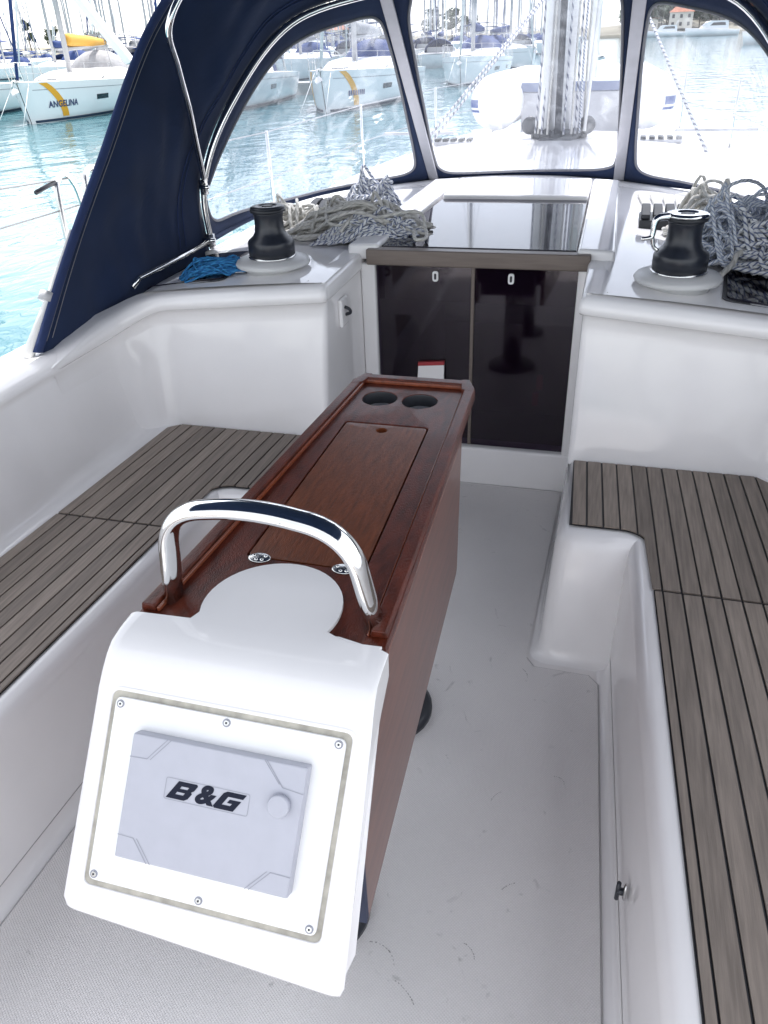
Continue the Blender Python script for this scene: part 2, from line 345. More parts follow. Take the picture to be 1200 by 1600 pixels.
rs = random.Random(4)
parts = []
for (cx_, cy_, rr_, a0, a1) in ((.17, .80, .05, .3, 1.9), (.34, .86, .035, .2, 1.4), (.20, .70, .09, .6, 1.3), (.40, 1.25, .05, 2.2, 3.0), (.33, 1.70, .06, 0.2, .9), (.28, 1.9, .03, 1, 2), (.50, 1.35, .02, 0, 2), (.46, 1.0, .06, 2, 2.6), (-.35, .75, .05, 1, 1.8)):
    n_ = 9
    for k in range(n_):
        a = a0 + (a1 - a0) * k / n_; a2 = a + (a1 - a0) / n_ * rs.uniform(.3, .8); w_ = rs.uniform(.001, .0028)
        parts.append(([(cx_ + (rr_ + d) * math.cos(q), cy_ + (rr_ + d) * math.sin(q), .0068) for q, d in ((a, 0), (a2, 0), (a2, w_), (a, w_))], [(0, 1, 2, 3)]))
v, f = join(parts); tag(obj('scuff_marks', v, f, scuffm, fl), kind='stuff')
# ---- seat and coaming mouldings, one each side
def seat_profile(y, sx):
    k = .046 * y; xb = .700 - k; xr = .712 - k
    pr = [(xb - .035, .0005), (xb - .012, .004), (xb - .002, .016), (xb, .04), (xr, .355), (xr + .004, .378), (xr + .014, .395), (xr + .03, .403), (xr + .05, .405),
          (1.085, .405), (1.108, .410), (1.122, .424), (1.130, .45), (1.182, .730), (1.186, .742), (1.180, .750), (1.182, .764), (1.196, .778), (1.225, .787), (1.36, .790), (1.40, .782), (1.425, .76), (1.44, .72), (1.47, .52), (1.50, .49),
          (1.93, .47), (1.95, .50), (1.99, .50), (2.01, .46), (2.00, .1), (1.90, -.4), (1.75, -.75)]
    return [(sx * a, y, b) for a, b in pr]
planks_total = 0
plank_t = .0045
for sx in (1, -1):
    rows = [seat_profile(-2.0 + 4.55 * i / 36, sx) for i in range(37)]
    v, f = loft(rows); seat = struct(obj('cockpit_seat', v, f, gel, None, True))
    # forward seat end that steps in towards the companionway
    levels = [(0, .022), (.006, .009), (.02, .002), (.05, 0), (.355, 0), (.378, .004), (.394, .013), (.401, .026), (.4035, .05)]
    rows = []
    for z, ins in levels:
        t = z / .40; x0 = .405 + .020 * t; y0 = 1.812 + .075 * t
        if z < .05: ins = -ins
        pts = round_poly([(x0 + ins, y0 + ins), (.80, y0 + ins), (.80, 2.44), (x0 + ins, 2.44)], [.055, 0, 0, .0], 6)
        rows.append([(sx * x, y, z) for x, y in pts])
    v, f = loft(rows, True); f.append(tuple(range(len(v) - len(rows[0]), len(v))))
    obj('seat_end', v, f, gel, seat, True)
    for zz, ya, yb in ((.050, -1.5, 1.80),):
        tube('moulding_seam', [(sx * (.700 - .046 * y_ + .012 * (zz - .04) / .315 - .0002), y_, zz) for y_ in (ya, (ya + yb) / 2, yb)], .0012, seamline, seat, 5)
    # inner fillet where the seat end meets the seat front (soft radius)
    # teak: caulk sheet then one plank at a time.  u = |x| + .046 y is constant along a plank
    def low_high(sec, u):
        if sec == 'fwd':
            hi = 2.338 if u < 1.11 else 2.338 - (u - 1.11) * 1.0
            xx = u - .046 * 1.94
            if xx < .600: lo = 1.945
            elif xx < .668: q = (xx - .600) / .068; lo = 1.945 - .055 * (1 - math.sqrt(max(0, 1 - q * q)))
            else: lo = 1.674
            return lo, hi
        return -1.5, 1.664
    for sec, u0, u1 in (('fwd', .565 - .012, 1.150), ('aft', .762, 1.150)):
        # caulking sheet
        us = []; u = u0
        while u < u1: us.append(u); u += .006
        us.append(u1)
        lo = [low_high(sec, q)[0] - .007 for q in us]; hi = [low_high(sec, q)[1] + .006 for q in us]
        if sec == 'aft': hi = [h for h in hi]
        pl = [(q - .046 * y - (.006 if i == 0 else 0), y) for i, (q, y) in enumerate(zip(us, lo))] + [(q - .046 * y, y) for q, y in zip(us[::-1], hi[::-1])]
        v, f = loft([[(sx * x, y, .4085) for x, y in pl[:len(us)]], [(sx * x, y, .4085) for x, y in pl[len(us):][::-1]]])
        obj('caulking', v, f, caulk, seat)
        edges = [u0]; nxt = .738 if sec == 'aft' else .588
        g = .765 + .0235
        base = .783 if sec == 'aft' else .783 - .0467 * 4
        e = base
        while e < u1 - .012: edges.append(e); e += .0467
        edges.append(u1)
        if sec == 'fwd': edges = [u0] + [q for q in edges[1:] if q > u0 + .014]
        for a, b in zip(edges[:-1], edges[1:]):
            a2, b2 = a + .0028 + rnd.uniform(-.0004, .0005), b - .0028 + rnd.uniform(-.0004, .0004)
            if b2 - a2 < .006: continue
            n_ = 7; qs = [a2 + (b2 - a2) * k / (n_ - 1) for k in range(n_)]
            # keep the notch edge clean: planks wholly inside or outside the step
            bot, top = [], []
            for q in qs:
                l_, h_ = low_high(sec, q)
                if sec == 'fwd' and a2 - .046 * 1.94 < .668 <= b2 - .046 * 1.94 and q - .046 * 1.94 >= .668: pass
                bot.append((q - .046 * l_, l_)); top.append((q - .046 * h_, h_))
            poly = bot + top[::-1]
            vv, ff = prism([(sx * x, y) for x, y in poly], .4087, .4087 + plank_t)
            po = obj('plank', vv, ff, teak, seat); planks_total += 1

# ---- bulkhead aft faces with the moulded lip, and the companionway recess walls
def bulk_half(sx):
    bot = round_open([(1.13, 1.95, .407), (1.128, 2.255, .407), (1.05, 2.348, .407), (.424, 2.352, .407), (.424, 2.88, .407)], [0, .05, .05, .022, 0])
    top = round_open([(1.184, 1.95, .752), (1.186, 2.30, .765), (1.085, 2.432, .815), (.424, 2.440, .872), (.424, 2.88, .880)], [0, .07, .07, .022, 0])
    n_ = len(bot); rows = []
    rows.append([b + Vector((0, 0, -.35)) if b.y > 2.36 and b.x < .43 else b + Vector((0, 0, -.02)) for b in bot])
    for k in range(0, 9): t = k / 8; rows.append([b.lerp(tp, t) for b, tp in zip(bot, top)])
    # fillet at the foot
    for i, b in enumerate(rows[1]): pass
    # lip: outward normal of the top path
    def nrm(i):
        t = (top[min(i + 1, n_ - 1)] - top[max(i - 1, 0)]); q = Vector((t.y, -t.x, 0)).normalized(); return q
    sgn = 1
    test = nrm(n_ // 2)
    if test.y > 0: sgn = -1
    for off, dz in ((.006, .002), (.026, .004), (.036, .012), (.038, .030), (.030, .050), (.010, .060), (-.02, .061), (-.07, .062)):
        row = []
        for i, tp in enumerate(top):
            nn = nrm(i) * sgn; fade = min(1, max(0, (tp.y - 2.0) / .25)) if tp.x > 1.1 else 1
            if tp.x < .43: o_ = off * .25 if off > 0 else off
            else: o_ = off
            row.append(Vector((tp.x, tp.y, tp.z)) + nn * o_ * (fade if off > 0 else 1) + Vector((0, 0, dz * (.3 + .7 * fade))))
        rows.append(row)
    return [[(sx * q.x, q.y, q.z) for q in r] for r in rows], rows[-1]
for sx in (1, -1):
    rows, inner = bulk_half(sx)
    v, f = loft(rows); struct(obj('cabin_bulkhead', v, f, gel, None, True))

# ---- cabin top
def zc(x, y):
    a = abs(x); z = .952 - .056 * a * a
    if y < 2.55: z -= .010 * (2.55 - y) / .1 * .5
    if a > 1.12: z -= (a - 1.12) ** 1.3 * 1.5
    if y > 4.8: z -= .012 * (y - 4.8)
    if y > 7.4: z -= .10 * (y - 7.4)
    return max(z, .455)
def grid(x0, x1, y0, y1, nx, ny, zf):
    return loft([[(x0 + (x1 - x0) * i / nx, y0 + (y1 - y0) * j / ny, zf(x0 + (x1 - x0) * i / nx, y0 + (y1 - y0) * j / ny)) for i in range(nx + 1)] for j in range(ny + 1)])
def zc_w(x, y): return zc(x, y)
tops = []
for sx in (1, -1):
    tops.append(grid(sx * .424, sx * 1.62, 2.445, 2.88, 24, 6, zc))
tops.append(grid(-1.62, 1.62, 2.88, 9.0, 64, 48, zc))
v, f = join(tops); ct = struct(obj('cabin_top', v, f, gel, None, True))
# side decks and foredeck out to the rail, hull
def hb(y): return 2.0 if y < 5 else 2.0 * math.sqrt(max(0, 1 - ((y - 5) / 7.6) ** 2.2))
fd_parts = []
for sx in (1, -1):
    rows = []
    for i in range(25):
        y = 2.5 + 5.2 * i / 24; b = hb(y); zd = .46 + .012 * max(0, y - 4)
        rows.append([(sx * (1.3 + (b - 1.3) * t), y, zd + .03 * (1 - t)) for t in (0, .25, .5, .75, 1)])
    fd_parts.append(loft(rows))
rows = []
for i in range(25):
    y = 7.7 + 4.88 * i / 24; b = max(hb(y), .03); zd = .46 + .012 * max(0, y - 4)
    rows.append([(b * t, y, zd + .06 * (1 - t * t)) for t in (-1, -.94, -.8, -.6, -.4, -.2, 0, .2, .4, .6, .8, .94, 1)])
fd_parts.append(loft(rows))
v, f = join(fd_parts); struct(obj('foredeck', v, f, gel2, None, True))
for sx in (1, -1):
    rows = []
    for i in range(41):
        y = 2.5 + 10.08 * i / 40; b = max(hb(y), .03); zd = .46 + .012 * max(0, y - 4)
        rows.append([(sx * (b - .04), y, zd), (sx * (b - .035), y, zd + .045), (sx * b, y, zd + .045), (sx * (b + .01), y, zd), (sx * b * .985, y - .05, .1), (sx * b * .9, y - .15, -.75)])
    v, f = loft(rows); struct(obj('hull_side', v, f, hullw, None, True))
# forward end of the coachroof
# ---- companionway frame, sill and the dark cabin behind it
fr = empty('companionway_frame', (0, 2.87, 0)); tag(fr, 'white moulded frame and sill around the tinted companionway doors', 'door frame')
for x0, x1 in ((-.423, -.366), (.386, .423)): o = box('jamb', x0, x1, -.03, .03, .0, .905, gel, fr, .008)
box('sill', -.43, .43, -.035, .06, -.002, .172, gel, fr, .012)
v, f = join([(boxv(-1.0, 1.0, 3.02, 5.2, -.5, .86), BF)])
inn = struct(obj('cabin_interior', v, [q for i, q in enumerate(BF) if i != 2], inner_m))
for k, (x0, x1, y0, y1, z0, z1, m) in enumerate(((-.9, -.45, 3.1, 4.6, -.5, .25, inner_m), (.45, .9, 3.2, 4.6, -.5, .40, inner_m), (-.9, .9, 4.7, 5.1, -.5, .1, inner_m))):
    o = box('settee' if k < 2 else 'bunk_front', x0, x1, y0, y1, z0, z1, m, inn, .01)
for k in range(3): box('companion_step', -.25, .25, 3.04 + .12 * k, 3.24 + .12 * k, -.08 - .2 * k, -.04 - .2 * k, mahog_red, inn, .004)
card = obj('white_card', [(-.06, 0, 0), (.06, 0, 0), (.06, .012, 0), (-.06, .012, 0), (-.052, .052, .335), (.052, .052, .345), (.052, .064, .345), (-.052, .064, .335)], BF, paper)  # added stand-in for a bright reflection on the door
card.location = (-.150, 2.792, .173); tag(card, 'white card with a red top edge added in place of a bright reflection at the left door', 'card')
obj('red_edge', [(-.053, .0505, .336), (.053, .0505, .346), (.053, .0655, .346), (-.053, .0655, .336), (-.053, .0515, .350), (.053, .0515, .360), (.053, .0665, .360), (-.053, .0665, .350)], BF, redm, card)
for k, (x, z) in enumerate(((.275, .40), (.262, .33))):
    o = box('red_handle', x - .012, x + .012, 2.90, 2.92, z + .02, z + .075, redm); tag(o, ('upper' if k == 0 else 'lower') + ' small red grip seen behind the right tinted door', 'grip')

# ---- doors
for i, (x0, x1, lab) in enumerate(((-.366, .002, 'left tinted acrylic companionway door leaf with small oval latch'), (.014, .386, 'right tinted acrylic companionway door leaf with small oval latch'))):
    d = box('companionway_door', x0, x1, 2.862, 2.874, .173, .905, acrylic); tag(d, lab, 'door')
    lx = (-.135, .148)[i]
    v, f = prism(round_poly([(lx - .011, .842), (lx + .011, .842), (lx + .011, .880), (lx - .011, .880)], .011, 6), 0, .006)
    la = obj('latch', [(x, 2.861 - z, y) for x, y, z in v], f, plastic_w, d)
    v, f = prism(round_poly([(lx - .004, .850), (lx + .004, .850), (lx + .004, .872), (lx - .004, .872)], .004, 4), 0, .002)
    obj('keyhole', [(x, 2.8545 - z, y) for x, y, z in v], f, blackp, la)
    if i == 0: box('edge_strip', .001, .0135, 2.857, 2.876, .173, .905, taupe, d, .002)

# ---- sliding hatch
ht = empty('sliding_hatch', (0, 2.85, .95)); tag(ht, 'smoked sliding companionway hatch with taupe front bar and white surround', 'hatch')
zh = -.95; yh = -2.85
def hb_(name, x0, x1, y0, y1, z0, z1, m, bv=.006): return box(name, x0, x1, y0 + yh, y1 + yh, z0 + zh, z1 + zh, m, ht, bv)
hb_('front_bar', -.392, .425, 2.815, 2.868, .905, .962, taupe, .006)
def slab(name, pts, z0, z1, m, bv=.004):
    v = []; n_ = len(pts)
    for dz0 in (z0, z1):
        for x, y, e in pts: v.append((x, y + yh, e + dz0 + zh))
    f = [tuple(range(n_))[::-1], tuple(range(n_, 2 * n_))] + [(i, (i + 1) % n_, n_ + (i + 1) % n_, n_ + i) for i in range(n_)]
    o = obj(name, v, f, m, ht); return bevel(o, bv) if bv else o
slab('glass', [(-.345, 2.87, .965), (.372, 2.87, .965), (.366, 3.74, .985), (-.29, 3.74, .985)], -.012, 0, smoked, .003)
slab('side_rail', [(.376, 2.84, .95), (.505, 2.84, .945), (.495, 4.20, .975), (.370, 4.20, .98)], -.03, .028, gel, .012)
slab('side_rail', [(-.47, 2.84, .945), (-.349, 2.84, .95), (-.294, 4.20, .98), (-.43, 4.20, .975)], -.03, .028, gel, .012)
slab('front_hood', [(-.292, 3.745, .985), (.368, 3.745, .985), (.368, 4.20, .99), (-.294, 4.20, .99)], -.03, .020, gel, .012)

# ---- smoked deck windows on the cabin top, outboard of the winches
for sx, lab in ((1, 'dark smoked deck window under the rope pile right of the right winch'), (-1, 'dark smoked deck window under the blue cord left of the left winch')):
    pts = round_poly([(.83, 2.505), (1.17, 2.49), (1.13, 2.98), (.88, 2.98)], .03)
    win = empty('deck_window', (sx * 1.0, 2.75, .88)); tag(win, lab, 'window')
    for nm, ins, dz, m in (('rim', 1.0, .005, blackp), ('glass', .93, .008, smoked)):
        cx_ = sum(p[0] for p in pts) / len(pts); cy_ = sum(p[1] for p in pts) / len(pts)
        q = [(sx * (cx_ + (x - cx_) * ins), cy_ + (y - cy_) * ins) for x, y in pts]
        v = [(x - sx * 1.0, y - 2.75, zc(x, y) + dz - .88) for x, y in q] + [(x - sx * 1.0, y - 2.75, zc(x, y) - .02 - .88) for x, y in q]
        n_ = len(q); f = [tuple(range(n_))] + [(i, (i + 1) % n_, n_ + (i + 1) % n_, n_ + i) for i in range(n_)]
        obj(nm, v, f, m, win)

# ================================================================== COCKPIT TABLE
tb = empty('cockpit_table', (0, 1.4, 0)); tag(tb, 'varnished mahogany cockpit table with white instrument pod and steel grab handle', 'table')
def T(vs): return [(x, y - 1.4, z) for x, y, z in vs]
TZ = .80
top = [(-.230, .865), (.209, .885), (.174, 1.93), (.150, 1.985), (-.148, 1.985), (-.172, 1.93)]
def xe(y): return .209 - (y - .87) * .034
# top board with the lid opening and two cup holes cut as real openings (frame built from strips)
def strip(pts, z0, z1): v, f = prism(pts, z0, z1); return T(v), f
lid = [(-.118, 1.075), (.118, 1.075), (.100, 1.690), (-.116, 1.690)]
cups = [(-.070, 1.845, .047), (.040, 1.845, .047)]
def plate_with_holes(outer, holes, z0, z1):
    bm = bmesh.new(); loops = []
    for poly in [outer] + holes:
        vs = [bm.verts.new((x, y, z1)) for x, y in poly]; loops.append([bm.edges.new((vs[i], vs[(i + 1) % len(vs)])) for i in range(len(vs))])
    bmesh.ops.triangle_fill(bm, use_beauty=True, use_dissolve=False, edges=[e for l in loops for e in l])
    r = bmesh.ops.extrude_face_region(bm, geom=bm.faces[:])
    for g in r['geom']:
        if isinstance(g, bmesh.types.BMVert): g.co.z = z0
    bmesh.ops.recalc_face_normals(bm, faces=bm.faces)
    me = bpy.data.meshes.new('m'); bm.to_mesh(me); bm.free(); return me
circ = lambda cx, cy, r, n_=28: [(cx + r * math.cos(2 * math.pi * k / n_), cy + r * math.sin(2 * math.pi * k / n_)) for k in range(n_)]
me = plate_with_holes([(x, y - 1.4) for x, y in top], [[(x, y - 1.4) for x, y in round_poly(lid, .014)]] + [[(x, y - 1.4) for x, y in circ(*c)] for c in cups], TZ - .022, TZ)
bevel(link('table_top', me, mahog, tb), .002, 1)
cx_, cy_ = 0, 1.38
lp = round_poly([(-.1145, 1.079), (.1145, 1.079), (.0965, 1.686), (-.1125, 1.686)], .012)
me = plate_with_holes([(x, y - 1.4) for x, y in lp], [[(x, y - 1.4) for x, y in circ(-.012, 1.655, .014, 16)]], TZ - .02, TZ - .0012)
lidо = bevel(link('lid', me, mahog_lid, tb), .0015, 1)
v, f = lathe([(.018, 0), (.018, -.012)], 16, (-.012, 1.655, TZ - .0215)); 
for hx, hy in ((-.088, 1.072), (.078, 1.072)):
    v, f = lathe([(.021, 0), (.021, .0022), (.019, .003)], 20); v = [(x * 1.05, y * .72, z) for x, y, z in v]
    hg = obj('hinge', [(hx + x, hy + y - 1.4, TZ + z) for x, y, z in v], f, steel, lidо, True)
    v, f = join([lathe([(.0035, 0), (.0035, .0042), (.002, .0048)], 8, (hx + dx, hy + dy - 1.4, TZ)) for dx, dy in ((-.012, .004), (.011, .005), (-.003, -.008), (.008, -.007))] )
    obj('hinge_screws', v, f, chrome, lidо, True)
# dark box under the lid and cups
o = box('locker_box', -.135, .135, 1.05 - 1.4, 1.76 - 1.4, .48, TZ - .0225, blackp, tb)
for cx_, cy_, r in cups:
    v, f = lathe([(r - .001, -.001), (r - .002, -.004), (r - .002, -.034)], 28, (cx_, cy_ - 1.4, TZ), False)
    cu_ = obj('cup_holder', v, f, blackp, tb, True)
    v, f = lathe([(r - .0025, -.036), (r - .0025, -.033)], 28, (cx_, cy_ - 1.4, TZ)); obj('cup_base', v, f, grey_pl, cu_)
# fiddle rails
def rail(name, a, b, wd, h, m, z0=TZ):
    A = Vector((a[0], a[1] - 1.4, 0)); B = Vector((b[0], b[1] - 1.4, 0)); t = (B - A).normalized(); nn = Vector((-t.y, t.x, 0)) * wd / 2
    v = []
    for z, k in ((z0, 1), (z0 + h, .82)):
        for q in (A - nn * k, B - nn * k, B + nn * k, A + nn * k): v.append((q.x, q.y, z))
    return bevel(obj(name, v, BF, m, tb), .0025, 2)
rail('fiddle_rail', (-.213, .885), (-.158, 1.93), .030, .014, mahog)
rail('rail_moulding', (-.195, .885), (-.141, 1.925), .007, .010, mahog_red)
rail('fiddle_rail', (.192, .905), (.160, 1.93), .030, .014, mahog)
rail('rail_moulding', (.174, .905), (.143, 1.925), .004, .004, mahog_red)
rail('fiddle_rail', (-.152, 1.965), (.154, 1.965), .034, .014, mahog)
rail('rail_moulding', (-.140, 1.944), (.142, 1.944), .008, .011, mahog_red)
for sgn in (-1, 1):
    v, f = prism([(sgn * .170, 1.90), (sgn * .140, 1.915), (sgn * .128, 1.982), (sgn * .150, 1.984), (sgn * .172, 1.93)], TZ + .0003, TZ + .0145)
    bevel(obj('rail_corner', T(v), f, mahog, tb), .002, 1)
# hanging leaves
leaf = [(.905, .777), (.700, .600), (.692, .585), (.688, .375), (.696, .362), (1.640, .400), (1.655, .412), (1.700, .777)]
for sgn in (1, -1):
    v = []
    for th in (-.020, .0008):
        for y, z in leaf: v.append((sgn * (xe(y) + th), y - 1.4, z))
    n_ = len(leaf); f = [tuple(range(n_))[::-1], tuple(range(n_, 2 * n_))] + [(i, (i + 1) % n_, n_ + (i + 1) % n_, n_ + i) for i in range(n_)]
    lf = bevel(obj('hanging_leaf', v, f, mahog_leaf_lit, tb), .003, 2)
    # dark edge band on the aft end
    v2 = [(sgn * (xe(.69) + th), y - 1.4, z) for th in (-.012, .0015) for y, z in ((.6985, .600), (.6865, .588), (.6845, .372), (.6965, .372))]
    obj('edge_band', v2, BF, navy_edge, lf)
# legs
for lx, ly, fr_ in ((.03, .875, .112), (.015, 1.48, .130)):
    v, f = lathe([(.052, .0), (.052, .72)], 28, (lx, ly + .02 - 1.4, .01)); lg = obj('leg', v, f, steel, tb, True)
    v, f = lathe([(fr_, .0), (fr_, .014), (fr_ - .012, .024), (.060, .03)], 32, (lx, ly + .02 - 1.4, .006)); obj('foot_flange', v, f, black, lg, True)
v, f = join([(T(boxv(-.17, .17, .80, 1.62, .50, .70)), BF)]); bevel(obj('underframe', v, f, black, tb), .01)
# ---- instrument pod
prof = [(.995, .806), (.872, .8065), (.835, .8055), (.806, .800), (.783, .787), (.766, .768), (.750, .746), (.556, .446), (.551, .432), (.553, .424), (.560, .418), (.578, .421), (.605, .452), (.790, .735), (.86, .772), (.995, .790)]
rows = []
hw0 = .238
for i in range(25):
    t = -1 + 2 * i / 24; tt = math.copysign(1 - (1 - abs(t)) ** 1.7, t)
    row = []
    for y, z in prof:
        vv = max(0, (.80 - z)) ; edge = max(0, abs(tt) - .93) / .07
        # narrow the bottom corners (chamfer) and round the side edge
        hw = hw0 + .012 * min(1, vv / .3) - (.018 * max(0, (vv - .335) / .05) if vv > .335 else 0)
        x = tt * hw - .055 * vv - (.020 * tt * max(0, 1 - vv / .30) if tt > 0 else 0)
        yy, zz = y, z
        if y > .9: x = max(-.13, min(.13, x))
        dv = .055 * (x + .10) * max(0, min(1, (.745 - z) / .30))
        row.append((x, yy - dv * .54 + edge ** 2 * .006 * (1 if y < .8 else 0), zz - dv * .84 - edge ** 2 * .006))
    rows.append(row)
# build as closed rings per column with end caps
v, f = loft(rows, True)
n_ = len(prof); f.append(tuple(range(n_))[::-1]); f.append(tuple(range(24 * n_, 25 * n_)))
# cut the shell short of the table; the round tongue is its own plate
v = [(x, min(y, .882 + .045 * x), z) for x, y, z in v]
pod = obj('pod_shell', T(v), f, gel, tb, True); bevel(pod, .004, 2, 40)
arc = [(.0 - .006 + .122 * math.cos(a), .936 + .123 * math.sin(a)) for a in [R(-20 + 220 * k / 30) for k in range(31)]]
tong = [(.205, .880), (.150, .8775)] + [(.122, .888)] + arc + [(-.132, .868), (-.165, .860), (-.227, .858)]
tong = tong + [(-.220, .845), (.200, .865)]
v, f = prism(tong, TZ + .0005, TZ + .0067)
v = [(x, y, z if z < TZ + .002 else TZ + min(.0085, .0050 + (y - .845) * .05)) for x, y, z in v]
bevel(obj('pod_tongue', T(v), f, gel, tb), .0010, 2)
# face frame: u across, v down, n out
fo = Vector((0, .750, .746)); fd = Vector((0, -.194, -.300)).normalized(); fn = Vector((0, fd.z, -fd.y)); fn = fn if fn.y < 0 else -fn
def F(u, vv, h): 
    q = fo + fd * (vv - .012) + fn * h + Vector((u - .045 * vv, 0, 0)); return (q.x, q.y - 1.4, q.z)
def fplate(name, pts, h0, h1, m, parent, bv=0, rad=0):
    pts = round_poly(pts, rad) if rad else pts; n_ = len(pts)
    v = [F(u, q, h0) for u, q in pts] + [F(u, q, h1) for u, q in pts]
    f = [tuple(range(n_)), tuple(range(n_, 2 * n_))[::-1]] + [(i, (i + 1) % n_, n_ + (i + 1) % n_, n_ + i) for i in range(n_)]
    o = obj(name, v, f, m, parent); return bevel(o, bv) if bv else o
# grimy groove around the access panel, then the panel
fplate('panel_groove', [(-.208, .012), (.196, .012), (.196, .328), (-.208, .328)], -.004, .0012, grime_m, tb, 0, .014)
ap = fplate('access_panel', [(-.200, .021), (.188, .021), (.188, .318), (-.200, .318)], 0, .0052, plate_m, tb, .0018, .012)
for u, q in ((-.190, .032), (-.005, .030), (.177, .030), (.177, .308), (-.005, .308), (-.190, .308)):
    sc = fplate('screw', circ(u, q, .0066, 18), .004, .0062, groove_m, ap)
    fplate('screw_head', circ(u, q, .0046, 18), .0058, .0072, steel, sc, .0008)
    fplate('screw_socket', circ(u, q, .0020, 6), .0070, .0075, blackp, sc)
# raised rim left over on the pod face outside the groove
rim_o = round_poly([(-.214, .006), (.202, .006), (.202, .334), (-.214, .334)], .018); rim_i = round_poly([(-.2085, .0115), (.1965, .0115), (.1965, .3285), (-.2085, .3285)], .014)
n_ = len(rim_o); v = [F(u, q, .0004) for u, q in rim_o] + [F(u, q, .0030) for u, q in rim_i] + [F(u, q, -.003) for u, q in rim_i]
f = [(i, (i + 1) % n_, n_ + (i + 1) % n_, n_ + i) for i in range(n_)] + [(n_ + i, n_ + (i + 1) % n_, 2 * n_ + (i + 1) % n_, 2 * n_ + i) for i in range(n_)]
obj('panel_rim', v, f, gel, tb, True)
cv = fplate('display_cover', [(-.148, .066), (.142, .066), (.142, .262), (-.148, .262)], .004, .026, cover_m, tb, .003)
H = .0262
kb = fplate('cover_knob', circ(.108, .128, .0175, 28), .025, .036, cover_m, cv, .003)
ring_o = round_poly([(-.080, .122), (.060, .122), (.060, .156), (-.080, .156)], .004); ring_i = round_poly([(-.079, .123), (.059, .123), (.059, .155), (-.079, .155)], .003)
n_ = len(ring_o); v = [F(u, q, H + .0002) for u, q in ring_o] + [F(u, q, H + .0002) for u, q in ring_i]
obj('badge_outline', v, [(i, (i + 1) % n_, n_ + (i + 1) % n_, n_ + i) for i in range(n_)], groove_m, cv)
def line(pts, wd, m, parent, h=H + .0002):
    parts = []
    for a, b in zip(pts[:-1], pts[1:]):
        A, B = Vector(a), Vector(b); t = (B - A).normalized(); nn = Vector((-t.y, t.x)) * wd / 2; A = A - t * wd * .4; B = B + t * wd * .4
        parts.append(([F(*q, h) for q in (A - nn, B - nn, B + nn, A + nn)], [(0, 1, 2, 3)]))
    v, f = join(parts); return obj('cover_groove', v, f, m, parent)
for pts in ([(-.147, .103), (-.118, .102), (-.088, .067)], [(-.112, .102), (-.082, .067)], [(.141, .106), (.108, .102), (.078, .067)], [(.102, .098), (.074, .067)],
            [(-.147, .226), (-.120, .227), (-.092, .261)], [(-.114, .227), (-.086, .261)], [(.141, .230), (.110, .229), (.080, .261)], [(.104, .229), (.074, .261)]):
    line(pts, .0013, groove_m, cv)
# lettering: heavy slanted block letters
def slant(pts, ox, wsc=1.0): return [(ox + x * wsc + (1 - y) * .0, y) for x, y in pts]
def letter(polys_out, holes, ox):
    def mp_(q): return (ox + q[0] * .0275 + (.5 - q[1]) * -.010 * -1 * -1 + 0, .1530 - q[1] * .0280)
    me = plate_with_holes([mp_((x + .30 * y, y)) for x, y in polys_out], [[mp_((x + .30 * y, y)) for x, y in h] for h in holes], 0, .0006)
    for q in me.vertices: c = F(q.co.x, q.co.y, H + q.co.z); q.co = c
    return link('logo_letter', me, logo_m, cv)
letter([(0, 0), (1.12, 0), (1.26, .12), (1.26, .42), (1.14, .52), (1.24, .62), (1.24, .90), (1.12, 1), (0, 1)], [[(.38, .26), (.86, .26), (.86, .41), (.38, .41)], [(.38, .60), (.84, .60), (.84, .75), (.38, .75)]], -.0715)
me = text_mesh('&', .040, .0003, .28, .0017)
for q in me.vertices: q.co = F(-.0145 + q.co.x * 1.15, .1385 - q.co.y, H + .0003 + q.co.z)
link('logo_letter', me, logo_m, cv)
letter([(.14, 0), (1.28, 0), (1.28, .60), (.60, .60), (.60, .40), (.90, .40), (.90, .26), (.40, .26), (.40, .74), (1.28, .74), (1.28, 1), (.14, 1), (0, .88), (0, .12)], [], .0060)
# grab handle
hp = [tuple(q) for q in round_open([(-.190, .930, .798), (-.172, .934, .976), (-.02, .938, 1.000), (.142, .937, .974), (.178, .936, .798)], [0, .075, .12, .085, 0], 12)]
hp = [tuple(Vector(a).lerp(Vector(b), t)) for a, b in zip(hp[:-1], hp[1:]) for t in (0, .5)] + [hp[-1]]
hh = tube('grab_handle', T(hp), .0145, chrome, tb, 16, ((0, 1, 0), 1.65))

# ================================================================== DODGER
BL = [(-1.16, 3.05, .915), (-1.17, 3.5, .92), (-1.1, 3.95, .93), (-.9, 4.3, .94), (-.49, 4.5, .95)]
ML = [(-1.16, 3.05, .93), (-1.155, 3.06, 1.16), (-1.04, 3.15, 1.434), (-.83, 3.35, 1.701), (-.49, 3.55, 1.80)]
EL = [(-1.27, 2.005, .797), (-1.235, 2.22, 1.05), (-1.19, 2.44, 1.30), (-1.075, 2.74, 1.70), (-.84, 2.86, 1.91), (-.42, 2.91, 1.99), (0, 2.93, 2.02)]
AL = [(-1.16, 3.05, .90), (-1.157, 3.055, 1.16), (-1.04, 3.15, 1.434), (-.83, 3.35, 1.701), (-.49, 3.55, 1.80), (-.25, 3.59, 1.835), (0, 3.60, 1.85)]
def SLp(s, t): return catm(BL, s).lerp(catm(ML, s), t)
def SRp(s, t): q = SLp(s, t); return Vector((-q.x, q.y, q.z))
def SCp(s, t):
    b = Vector((-.49 + .98 * s, 4.5 + .32 * s * (1 - s), .95 + .04 * s * (1 - s))); m = Vector((-.49 + .98 * s, 3.55 + .2 * s * (1 - s), 1.80 + .2 * s * (1 - s))); return b.lerp(m, t)
